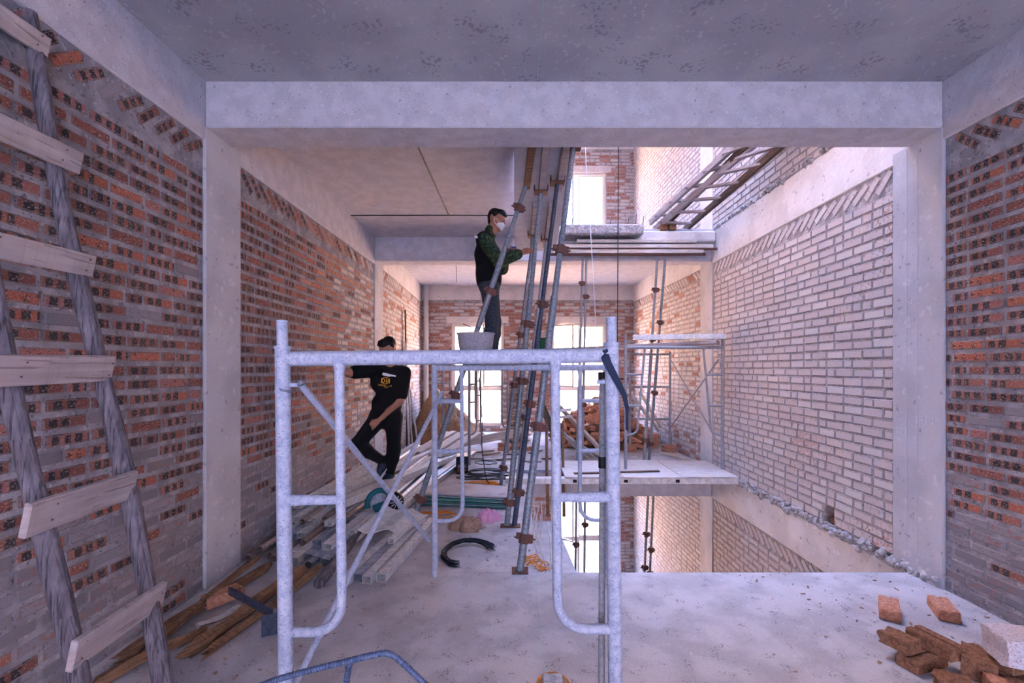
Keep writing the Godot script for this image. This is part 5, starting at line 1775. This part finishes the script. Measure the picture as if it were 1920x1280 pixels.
	for k in 2:
		var ring := []
		for i in 20:
			ring.append(Vector3(cos(TAU * i / 20.0) * (0.075 - 0.012 * k), 0.012 + 0.012 * k, sin(TAU * i / 20.0) * (0.07 - 0.01 * k)))
		mb.tube(ring, 0.004, 6, false, true)
	put("trim", mb.mesh(), M.cable_orange, lv)
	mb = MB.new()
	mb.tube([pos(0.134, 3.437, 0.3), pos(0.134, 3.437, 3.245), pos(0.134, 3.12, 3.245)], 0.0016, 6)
	single("laser_line", "laser light drawn as a thin pale green string along the ceiling and down the front beam", "laser_strand", mb, M.laser_strand)
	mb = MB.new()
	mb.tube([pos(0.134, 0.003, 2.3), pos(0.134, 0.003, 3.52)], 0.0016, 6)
	single("laser_line", "laser light drawn as a thin pale green string along the floor from the small grey box", "laser_strand", mb, M.laser_strand)
	# crumbs
	var cr := MB.new()
	var r := RandomNumberGenerator.new()
	r.seed = 90
	for k in 700:
		var x := 0.0; var d := 0.0
		var w := r.randf()
		if w < 0.3:
			x = r.randf_range(1.3, 2.85); d = r.randf_range(2.1, 3.5)
		elif w < 0.5:
			x = r.randf_range(-1.7, -0.9); d = r.randf_range(2.2, 3.3)
		elif w < 0.75:
			x = r.randf_range(-1.0, 0.1); d = r.randf_range(3.6, 8.5)
		else:
			x = r.randf_range(-0.6, 2.4); d = r.randf_range(7.5, 9.2)
		if d > 3.5 and d < 7.1 and x > 0.1:
			continue
		var s := pow(r.randf(), 3.5) * 0.012 + 0.002
		cr.box(Transform3D(Basis.from_euler(Vector3(r.randf() * 0.5, r.randf() * TAU, r.randf() * 0.5)), pos(x, s * 0.25, d)), Vector3(s * r.randf_range(1, 2.5), s * 0.5, s), s * 0.12)
	var cs := single("floor_crumbs", "crumbs of mortar and wood scattered over the dusty floor", "debris", cr, M.kraft)
	cs.set_meta("kind", "stuff")
	for k in 9:
		var a := rng.randf_range(-0.9, 0.9)
		var p := pos([-0.6, -0.9, -0.2, 0.2, -0.75, -0.35, 0.05, -1.0, 0.4][k], 0.012, [8.2, 7.9, 8.3, 8.4, 8.5, 7.8, 7.7, 8.3, 7.9][k])
		mb = MB.new()
		mb.bar(p, p + Vector3(cos(a) * 0.35, 0.01, sin(a) * 0.35), 0.05, 0.014, Vector3(0, 0, 1), 0.002)
		single("wood_scrap", "short wood scrap lying on the floor of the window room", "scrap", mb, M.wood_brown if k % 3 == 0 else M.wood_dark, "wood scraps in the window room")

# ------------------------------------------------------------------ people: one smooth skin over tapered bones, clothes in the same way a little outside it
# bones: [from, to, radius, radius]; returns a closed mesh of their smooth union on a grid of cells
func skin_over(bones: Array, cell: float, k: float) -> MB:
	var lo := Vector3.ONE * 1e9
	var hi := Vector3.ONE * -1e9
	for b in bones:
		var rr: float = maxf(b[2], b[3]) + cell * 3.0
		lo = lo.min(b[0] - Vector3.ONE * rr).min(b[1] - Vector3.ONE * rr)
		hi = hi.max(b[0] + Vector3.ONE * rr).max(b[1] + Vector3.ONE * rr)
	var nx := int((hi.x - lo.x) / cell) + 2
	var ny := int((hi.y - lo.y) / cell) + 2
	var nz := int((hi.z - lo.z) / cell) + 2
	var acc := PackedFloat32Array()
	acc.resize(nx * ny * nz)
	var reach := k * 4.0
	for b in bones:
		var a: Vector3 = b[0]
		var e: Vector3 = b[1] - b[0]
		var l2 := maxf(e.length_squared(), 1e-9)
		var ra: float = b[2]; var rb: float = b[3]
		var rr := maxf(ra, rb) + reach
		var p0: Vector3 = (a.min(b[1]) - Vector3.ONE * rr - lo) / cell
		var p1: Vector3 = (a.max(b[1]) + Vector3.ONE * rr - lo) / cell
		for z in range(maxi(0, int(p0.z)), mini(nz, int(p1.z) + 2)):
			for y in range(maxi(0, int(p0.y)), mini(ny, int(p1.y) + 2)):
				var row := (z * ny + y) * nx
				for x in range(maxi(0, int(p0.x)), mini(nx, int(p1.x) + 2)):
					var q := lo + Vector3(x, y, z) * cell - a
					var t := clampf(q.dot(e) / l2, 0.0, 1.0)
					var d := (q - e * t).length() - lerpf(ra, rb, t)
					if d < reach:
						acc[row + x] += exp(-d / k)
	# surface nets
	var ids := {}
	var verts := PackedVector3Array()
	var sx := 1; var sy := nx; var sz := nx * ny
	var offs := [0, sx, sy, sx + sy, sz, sz + sx, sz + sy, sz + sx + sy]
	var edges := [[0, 1], [2, 3], [4, 5], [6, 7], [0, 2], [1, 3], [4, 6], [5, 7], [0, 4], [1, 5], [2, 6], [3, 7]]
	for z in nz - 1:
		for y in ny - 1:
			var row := (z * ny + y) * nx
			for x in nx - 1:
				var i := row + x
				var inside := 0
				for o in offs:
					if acc[i + o] >= 1.0:
						inside += 1
				if inside == 0 or inside == 8:
					continue
				var sum := Vector3.ZERO
				var cnt := 0
				for ed in edges:
					var fa := acc[i + offs[ed[0]]]
					var fb := acc[i + offs[ed[1]]]
					if (fa >= 1.0) != (fb >= 1.0):
						var da := -log(maxf(fa, 1e-6)); var db := -log(maxf(fb, 1e-6))
						var t := da / (da - db)
						var ca := Vector3(ed[0] & 1, (ed[0] >> 1) & 1, ed[0] >> 2)
						var cb := Vector3(ed[1] & 1, (ed[1] >> 1) & 1, ed[1] >> 2)
						sum += ca.lerp(cb, t)
						cnt += 1
				ids[i] = verts.size()
				verts.append(lo + (Vector3(x, y, z) + sum / cnt) * cell)
	var quads := []
	for i in ids:
		var f0 := acc[i] >= 1.0
		if (acc[i + sx] >= 1.0) != f0 and ids.has(i - sy) and ids.has(i - sz) and ids.has(i - sy - sz):
			quads.append([ids[i], ids[i - sy], ids[i - sy - sz], ids[i - sz], Vector3(1 if f0 else -1, 0, 0)])
		if (acc[i + sy] >= 1.0) != f0 and ids.has(i - sx) and ids.has(i - sz) and ids.has(i - sx - sz):
			quads.append([ids[i], ids[i - sx], ids[i - sx - sz], ids[i - sz], Vector3(0, 1 if f0 else -1, 0)])
		if (acc[i + sz] >= 1.0) != f0 and ids.has(i - sx) and ids.has(i - sy) and ids.has(i - sx - sy):
			quads.append([ids[i], ids[i - sx], ids[i - sx - sy], ids[i - sy], Vector3(0, 0, 1 if f0 else -1)])
	var ns := PackedVector3Array()
	ns.resize(verts.size())
	for q in quads:
		var n: Vector3 = (verts[q[2]] - verts[q[0]]).cross(verts[q[3]] - verts[q[1]])
		if n.dot(q[4]) < 0:
			n = -n
		for j in 4:
			ns[q[j]] += n
	var mb := MB.new()
	for q in quads:
		mb.quad_n(verts[q[0]], verts[q[1]], verts[q[2]], verts[q[3]], ns[q[0]].normalized(), ns[q[1]].normalized(), ns[q[2]].normalized(), ns[q[3]].normalized())
	return mb


func swell(bones: Array, by: float) -> Array:
	return bones.map(func(b): return [b[0], b[1], b[2] + by, b[3] + by])


func join(into: MB, from: MB) -> void:
	var o := into.v.size()
	into.v.append_array(from.v)
	into.n.append_array(from.n)
	into.t.append_array(from.t)
	for i in from.ix:
		into.ix.append(i + o)


# a head built in its own frame: f forward, u up, c the middle of the skull; scale about 0.23 m chin to crown
func head_bones(c: Vector3, f: Vector3, u: Vector3) -> Array:
	var s := f.cross(u).normalized()
	var P := func(a, b, d): return c + s * float(a) + u * float(b) + f * float(d)
	var out := [[P.call(0, 0.035, -0.02), P.call(0, 0.03, 0.02), 0.080, 0.074], [P.call(0, -0.02, 0.02), P.call(0, -0.075, 0.045), 0.058, 0.036], [P.call(-0.03, -0.06, 0.02), P.call(0, -0.092, 0.062), 0.022, 0.020],
		[P.call(0.03, -0.06, 0.02), P.call(0, -0.092, 0.062), 0.022, 0.020], [P.call(0, 0.005, 0.088), P.call(0, -0.03, 0.102), 0.007, 0.012], [P.call(-0.033, 0.012, 0.075), P.call(0.033, 0.012, 0.075), 0.013, 0.013],
		[P.call(-0.02, -0.062, 0.083), P.call(0.02, -0.062, 0.083), 0.007, 0.007]]
	for k in [-1.0, 1.0]:
		out.append([P.call(0.076 * k, 0.012, -0.012), P.call(0.080 * k, -0.026, -0.004), 0.011, 0.008])
		out.append([P.call(0.04 * k, -0.02, 0.06), P.call(0.045 * k, -0.028, 0.045), 0.018, 0.018])
	return out


func face_parts(o: Node3D, c: Vector3, f: Vector3, u: Vector3) -> void:
	var s := f.cross(u).normalized()
	for k in [-1.0, 1.0]:
		var mb := MB.new()
		mb.ball(c + s * 0.032 * k + u * -0.004 + f * 0.077, Vector3(0.010, 0.006, 0.010), 10)
		put("eye", mb.mesh(), M.hair, o)
		mb = MB.new()
		mb.bar(c + s * 0.018 * k + u * 0.020 + f * 0.088, c + s * 0.048 * k + u * 0.018 + f * 0.076, 0.007, 0.006, u, 0.001)
		put("eyebrow", mb.mesh(), M.hair, o)


func hair_over(c: Vector3, f: Vector3, u: Vector3) -> Array:
	var s := f.cross(u).normalized()
	var out := [[c + u * 0.052 - f * 0.03, c + u * 0.060 + f * 0.025, 0.079, 0.066], [c + u * 0.01 - f * 0.05, c - u * 0.03 - f * 0.055, 0.060, 0.042]]
	for k in [-1.0, 0.0, 1.0]:   # a short fringe and sideburns
		out.append([c + u * 0.085 + f * 0.06 + s * 0.03 * k, c + u * 0.07 + f * 0.085 + s * 0.035 * k, 0.028, 0.016])
	for k in [-1.0, 1.0]:
		out.append([c + s * 0.070 * k + u * 0.05, c + s * 0.075 * k + u * 0.0 - f * 0.015, 0.022, 0.012])
	return out


# a hand: w wrist, d along the fingers, n out of the back of the hand; curl 0 (flat) to 1; side = +1 or -1 for where the thumb goes
func hand_bones(w: Vector3, d: Vector3, n: Vector3, bend: float, side: float) -> Array:
	var s := d.cross(n).normalized() * side
	n = s.cross(d).normalized() * side
	var out := []
	for i in 4:
		var x := 0.033 - 0.021 * i
		var k := w + d * (0.088 - 0.004 * absf(i - 1.2)) + s * x
		out.append([w + d * 0.02 + s * x * 0.65, k, 0.014, 0.0115])
		var l: float = [0.042, 0.048, 0.045, 0.035][i]
		var a := d; var p := k
		for j in 3:
			a = a.rotated(s * side, -bend * [0.5, 0.8, 0.6][j]) if false else (a * cos(bend * [0.5, 0.8, 0.6][j]) - n * sin(bend * [0.5, 0.8, 0.6][j])).normalized()
			var q: Vector3 = p + a * l * [1.0, 0.72, 0.58][j]
			out.append([p, q, 0.0098 - 0.0012 * j, 0.0088 - 0.0012 * j])
			p = q
	var t0 := w + d * 0.028 + s * 0.022
	var t1 := t0 + d * 0.03 + s * 0.030 - n * 0.012
	var t2 := t1 + d * 0.034 + s * 0.008 - n * 0.012 * (1.0 + bend)
	out.append([t0, t1, 0.0155, 0.0115])
	out.append([t1, t2, 0.0115, 0.0085])
	return out


func shoe(o: Node3D, ankle: Vector3, toe_dir: Vector3, m: Material) -> void:
	var d := toe_dir.normalized()
	var s := d.cross(Vector3.UP).normalized()
	var u := s.cross(d)
	var a := ankle - u * 0.045
	var mb := skin_over([[a - d * 0.04, a + d * 0.07, 0.038, 0.042], [a + d * 0.07 - u * 0.008, a + d * 0.155 - u * 0.016, 0.042, 0.030], [a + u * 0.05, a + u * 0.0 + d * 0.03, 0.042, 0.044]], 0.011, 0.012)
	var sh := put("shoe", mb.mesh(), m, o)
	mb = MB.new()
	var g := []
	for j in 2:
		var row := []
		for i in 17:
			var t := TAU * i / 16.0
			row.append(a - u * (0.035 + 0.014 * j) + d * (0.05 + cos(t) * 0.125) + s * sin(t) * (0.044 + 0.006 * cos(t)))
		g.append(row)
	mb.sheet(g)
	for j in [0, 1]:
		for i in range(1, 15):
			var nn := u if j == 0 else -u
			mb.tri(g[j][0], g[j][i], g[j][i + 1], nn, nn, nn)
	put("sole", mb.mesh(), M.white_cloth if m == M.shoe else M.rubber, sh)


func person(label: String, where: Vector3, J: Dictionary) -> Node3D:
	var o := thing("person", label, "person", where)
	# trunk and limbs
	var f: Vector3 = J.facing
	var s: Vector3 = (J.sr - J.sl).normalized()   # towards the right shoulder
	var hips: Vector3 = (J.hr + J.hl) / 2
	var chest: Vector3 = (J.sr + J.sl) / 2 - Vector3(0, 0.13, 0) + f * 0.01
	var waist: Vector3 = hips.lerp(chest, 0.42)
	var trunk := [[J.sr + s * -0.05, J.sl + s * 0.05, 0.062, 0.062], [chest + s * 0.085, chest - s * 0.085, 0.098, 0.098], [waist + s * 0.065, waist - s * 0.065, 0.086, 0.086],
		[hips + s * 0.075 + Vector3(0, 0.03, 0), hips - s * 0.075 + Vector3(0, 0.03, 0), 0.092, 0.092], [chest, waist, 0.115, 0.10], [waist, hips, 0.10, 0.10], [(J.sr + J.sl) / 2 - f * 0.01, J.head - Vector3(0, 0.08, 0) - f * 0.02, 0.058, 0.050]]
	var arms := []
	for k in ["r", "l"]:
		arms.append([J["s" + k], J["e" + k], 0.052, 0.041])
		arms.append([J["e" + k], J["w" + k], 0.040, 0.027])
	var legs := []
	for k in ["r", "l"]:
		legs.append([J["h" + k], J["k" + k], 0.088, 0.058])
		legs.append([J["k" + k], J["k" + k].lerp(J["a" + k], 0.35), 0.056, 0.056])
		legs.append([J["k" + k].lerp(J["a" + k], 0.35), J["a" + k], 0.056, 0.037])
	var body := skin_over(trunk + arms + legs, 0.014, 0.014)
	join(body, skin_over(head_bones(J.head, J.look, J.up) + [[J.head - J.up * 0.06 - J.look * 0.02, (J.sr + J.sl) / 2 + Vector3(0, 0.03, 0), 0.048, 0.054]], 0.006, 0.010))
	for k in ["r", "l"]:
		join(body, skin_over(hand_bones(J["w" + k], J["d" + k], J["n" + k], J["c" + k], J["t" + k]) + [[J["w" + k], J["w" + k] - J["d" + k] * 0.06, 0.025, 0.027]], 0.0045, 0.004))
	put("body", body.mesh(), M.skin, o)
	put("hair", skin_over(hair_over(J.head, J.look, J.up), 0.007, 0.008).mesh(), M.hair, o)
	face_parts(o, J.head, J.look, J.up)
	var tr := swell([trunk[3], trunk[5]] + legs, 0.014)
	put("trousers", skin_over(tr, 0.013, 0.014).mesh(), J.trousers, o)
	shoe(o, J.ar, J.toe_r, J.shoe)
	shoe(o, J.al, J.toe_l, J.shoe)
	J.trunk = trunk
	J.arms = arms
	J.s = s
	J.waist = waist
	J.chest = chest
	J.hips = hips
	return o


func workers() -> void:
	# the man stepping over the heap, hand on the wall
	var b1 := pos(-1.42, 0.0, 5.45)
	var p := func(x, y, d): return pos(x, y, d) - b1
	var J := {"facing": Vector3(-0.35, 0, 1).normalized(), "head": p.call(-1.455, 1.725, 5.40), "look": Vector3(-0.50, -0.40, 0.80).normalized(), "up": Vector3(-0.16, 0.9, 0.42).normalized(),
		"sr": p.call(-1.615, 1.475, 5.37), "sl": p.call(-1.29, 1.445, 5.50), "er": p.call(-1.80, 1.45, 5.16), "wr": p.call(-1.935, 1.485, 4.96), "el": p.call(-1.325, 1.135, 5.44), "wl": p.call(-1.515, 0.93, 5.26),
		"hr": p.call(-1.575, 0.925, 5.43), "hl": p.call(-1.425, 0.925, 5.52), "kr": p.call(-1.715, 0.68, 5.13), "kl": p.call(-1.405, 0.57, 5.46), "ar": p.call(-1.535, 0.455, 5.44), "al": p.call(-1.46, 0.30, 5.50),
		"dr": Vector3(-0.90, 0.05, 0.35).normalized(), "nr": Vector3(0.1, 0.98, 0.1), "cr": 0.45, "tr": -1.0, "dl": Vector3(-0.75, -0.62, 0.25).normalized(), "nl": Vector3(-0.2, 0.25, 0.95).normalized(), "cl": 0.75, "tl": 1.0,
		"toe_r": Vector3(-0.35, -0.75, 0.5), "toe_l": Vector3(-0.2, -0.05, 1.0), "trousers": M.black_cloth, "shoe": M.shoe}
	var o := person("man in a black polo shirt stepping over the steel heap, hand on the wall", b1, J)
	var shirt: Array = [J.trunk[0], J.trunk[1], J.trunk[2], J.trunk[4], J.trunk[5], J.trunk[3]]
	for k in [0, 2]:
		var a: Array = J.arms[k]
		shirt.append([a[0], a[0].lerp(a[1], 0.78), 0.058, 0.056])
	put("polo_shirt", skin_over(swell(shirt, 0.017), 0.013, 0.014).mesh(), M.black_vest, o)
	var col := MB.new()
	var ring := []
	var nk: Vector3 = (J.sr + J.sl) / 2 + Vector3(0, 0.065, 0) + J.facing * 0.005
	for i in 20:
		ring.append(nk + J.s * cos(TAU * i / 20.0) * 0.072 + J.facing * sin(TAU * i / 20.0) * 0.068 + Vector3(0, -0.02 * sin(TAU * i / 20.0), 0))
	col.tube(ring, 0.014, 8, false, true)
	put("collar", col.mesh(), M.black_vest, o)
	# white shoulder bar and the gold badge on his left chest
	var sb := MB.new()
	var q0: Vector3 = J.chest - J.s * 0.02 + Vector3(0, 0.11, 0) + J.facing * 0.15
	var q1: Vector3 = J.chest - J.s * 0.145 + Vector3(0, 0.085, 0) + J.facing * 0.122
	sb.bar(q0, q1, 0.03, 0.02, Vector3.UP, 0.003)
	put("white_bar", sb.mesh(), M.white_cloth, o)
	var fx := Transform3D(Basis(-J.s, Vector3.UP, J.facing).orthonormalized().rotated(Vector3.UP, -0.12), J.chest - J.s * 0.065 + Vector3(0, 0.035, 0) + J.facing * 0.172)
	put("badge", text_mesh("DH", 0.075, "Droid Sans", 0.004), M.gold, o, fx)
	put("badge_lettering", text_mesh("DREAMHOME", 0.024, "Droid Sans", 0.004), M.gold, o, fx.translated_local(Vector3(0, -0.05, -0.004)))
	put("badge_lettering", text_mesh("design", 0.015, "Droid Sans", 0.004), M.gold, o, fx.translated_local(Vector3(0.01, -0.068, -0.006)))
	var hexa := MB.new()
	for i in 6:
		var a0 := TAU * i / 6.0; var a1 := TAU * (i + 1) / 6.0
		hexa.bar(fx * Vector3(cos(a0) * 0.04, sin(a0) * 0.04 + 0.003, 0.0), fx * Vector3(cos(a1) * 0.04, sin(a1) * 0.04 + 0.003, 0.0), 0.005, 0.004, J.facing)
	put("badge_border", hexa.mesh(), M.gold, o)

	# the man on the platform in camouflage, facing right
	var b2 := pos(-0.30, 1.582, 5.4)
	p = func(x, y, d): return pos(x, y, d) - b2
	J = {"facing": Vector3(0.97, 0, 0.12).normalized(), "head": p.call(-0.235, 3.165, 5.40), "look": Vector3(0.93, -0.24, 0.26).normalized(), "up": Vector3(0.24, 0.97, 0.05).normalized(),
		"sr": p.call(-0.36, 2.90, 5.215), "sl": p.call(-0.33, 2.905, 5.575), "er": p.call(-0.20, 2.63, 5.11), "wr": p.call(0.03, 2.725, 5.12), "el": p.call(-0.18, 2.66, 5.60), "wl": p.call(-0.115, 2.80, 5.38),
		"hr": p.call(-0.315, 2.42, 5.33), "hl": p.call(-0.315, 2.42, 5.48), "kr": p.call(-0.28, 2.02, 5.31), "kl": p.call(-0.26, 2.02, 5.50), "ar": p.call(-0.315, 1.665, 5.30), "al": p.call(-0.275, 1.665, 5.50),
		"dr": Vector3(0.9, 0.28, 0.05).normalized(), "nr": Vector3(-0.1, 0.6, 0.8).normalized(), "cr": 0.7, "tr": -1.0, "dl": Vector3(0.75, 0.15, 0.65).normalized(), "nl": Vector3(0.2, 0.9, -0.3).normalized(), "cl": 0.9, "tl": 1.0,
		"toe_r": Vector3(1, 0, 0.25), "toe_l": Vector3(1, 0, -0.05), "trousers": M.denim, "shoe": M.rubber}
	o = person("man in camouflage jacket, black vest and face mask standing on the platform", b2, J)
	var jk: Array = [J.trunk[0], J.trunk[1], J.trunk[2], J.trunk[4], J.trunk[5], J.trunk[3]]
	jk.append_array([[J.sr, J.er, 0.058, 0.05], [J.er, J.wr.lerp(J.er, 0.12), 0.05, 0.040], [J.sl, J.el, 0.058, 0.05], [J.el, J.wl.lerp(J.el, 0.12), 0.05, 0.040], [(J.sr + J.sl) / 2, J.head - J.up * 0.125 - J.look * 0.035, 0.056, 0.052]])
	put("camouflage_jacket", skin_over(swell(jk, 0.017), 0.013, 0.014).mesh(), M.camo, o)
	var vest := [[J.sr - J.s * 0.03, J.sl + J.s * 0.03, 0.066, 0.066], J.trunk[1], J.trunk[2], J.trunk[4], [J.waist, J.waist.lerp(J.hips, 0.55), 0.108, 0.108], [J.waist.lerp(J.hips, 0.5) + J.s * 0.07, J.waist.lerp(J.hips, 0.5) - J.s * 0.07, 0.092, 0.092]]
	put("vest", skin_over(swell(vest, 0.030), 0.013, 0.014).mesh(), M.black_vest, o)
	var st := MB.new()
	var up0: Vector3 = J.sr + Vector3(0, -0.03, 0) - J.facing * 0.10
	st.bar(up0 + J.s * 0.0 + J.facing * 0.04, up0 - J.facing * 0.012 - J.s * 0.07 + Vector3(0, 0.025, 0), 0.02, 0.012, Vector3.UP, 0.003)
	st.bar(up0 + J.s * 0.035 + J.facing * 0.06 + Vector3(0, 0.035, 0), up0 + J.s * 0.03 + J.facing * 0.0 + Vector3(0, 0.055, 0), 0.022, 0.02, Vector3.UP, 0.003)
	put("reflective_strip", st.mesh(), M.white_cloth, o)
	var mk := skin_over([[J.head - J.up * 0.045 + J.look * 0.075, J.head - J.up * 0.085 + J.look * 0.068, 0.036, 0.030], [J.head - J.up * 0.05 + J.look * 0.05 + J.s * 0.03, J.head - J.up * 0.05 + J.look * 0.05 - J.s * 0.03, 0.034, 0.034]], 0.007, 0.008)
	var mask := put("face_mask", mk.mesh(), M.white_cloth, o)
	for k in [-1.0, 1.0]:
		var lp := MB.new()
		lp.tube([J.head - J.up * 0.03 + J.look * 0.05 + J.s * 0.062 * k, J.head - J.up * 0.0 + J.look * 0.01 + J.s * 0.085 * k, J.head - J.up * 0.02 - J.look * 0.015 + J.s * 0.086 * k, J.head - J.up * 0.05 + J.look * 0.0 + J.s * 0.078 * k, J.head - J.up * 0.075 + J.look * 0.05 + J.s * 0.05 * k], 0.003, 6)
		put("ear_loop", lp.mesh(), M.white_cloth, mask)
	# the blue tape he holds
	var t := thing("tape_measure", "blue tape measure in the standing man's far hand", "tool", pos(-0.05, 2.815, 5.33), 0.3)
	var tm := MB.new()
	tm.box(Transform3D(), Vector3(0.075, 0.07, 0.035), 0.012)
	put("case", tm.mesh(), M.blue, t)
	tm = MB.new()
	tm.bx(0.036, 0.10, -0.034, -0.031, -0.008, 0.008)
	put("blade", tm.mesh(), M.white_cloth, t)

func _ready() -> void:
	# camera: a level wide lens, its frame shifted up
	var cam := Camera3D.new()
	cam.name = "camera"
	cam.position = Vector3(0, EYE, 0)
	cam.set_frustum(0.05 * 1280.0 / 900.0, Vector2(-10.0 / 900.0 * 0.05, 50.0 / 900.0 * 0.05), 0.05, 200.0)
	add_child(cam)
	cam.current = true
	var env := Environment.new()
	env.tonemap_mode = Environment.TONE_MAPPER_LINEAR
	env.tonemap_exposure = 1.2
	env.background_mode = Environment.BG_SKY
	env.sdfgi_enabled = true
	env.ssao_enabled = true
	env.ssil_enabled = true
	var sky_mat := ProceduralSkyMaterial.new()
	sky_mat.sky_top_color = Color(0.58, 0.69, 0.95)
	sky_mat.sky_horizon_color = Color(0.84, 0.89, 0.98)
	sky_mat.ground_horizon_color = Color(0.80, 0.80, 0.80)
	sky_mat.ground_bottom_color = Color(0.62, 0.60, 0.58)
	sky_mat.sky_energy_multiplier = 4.7
	sky_mat.ground_energy_multiplier = 2.0
	var sky := Sky.new()
	sky.sky_material = sky_mat
	env.sky = sky
	var we := WorldEnvironment.new()
	we.name = "environment"
	we.environment = env
	add_child(we)
	# a high sun behind the viewer: it lights the yard and the block outside the far windows
	var sun := DirectionalLight3D.new()
	sun.name = "sun"
	sun.light_color = Color(1.0, 0.82, 0.64)
	sun.light_energy = 60.0
	sun.light_angular_distance = 0.6
	sun.shadow_enabled = true
	sun.look_at_from_position(Vector3(0.05, 1.43, 1.0), Vector3.ZERO)
	add_child(sun)
	rng.seed = 11
	materials()
	shell()
	stairwell()
	scaffolds()
	pole_ladder()
	bricks()
	tube_pile()
	clutter()
	workers()
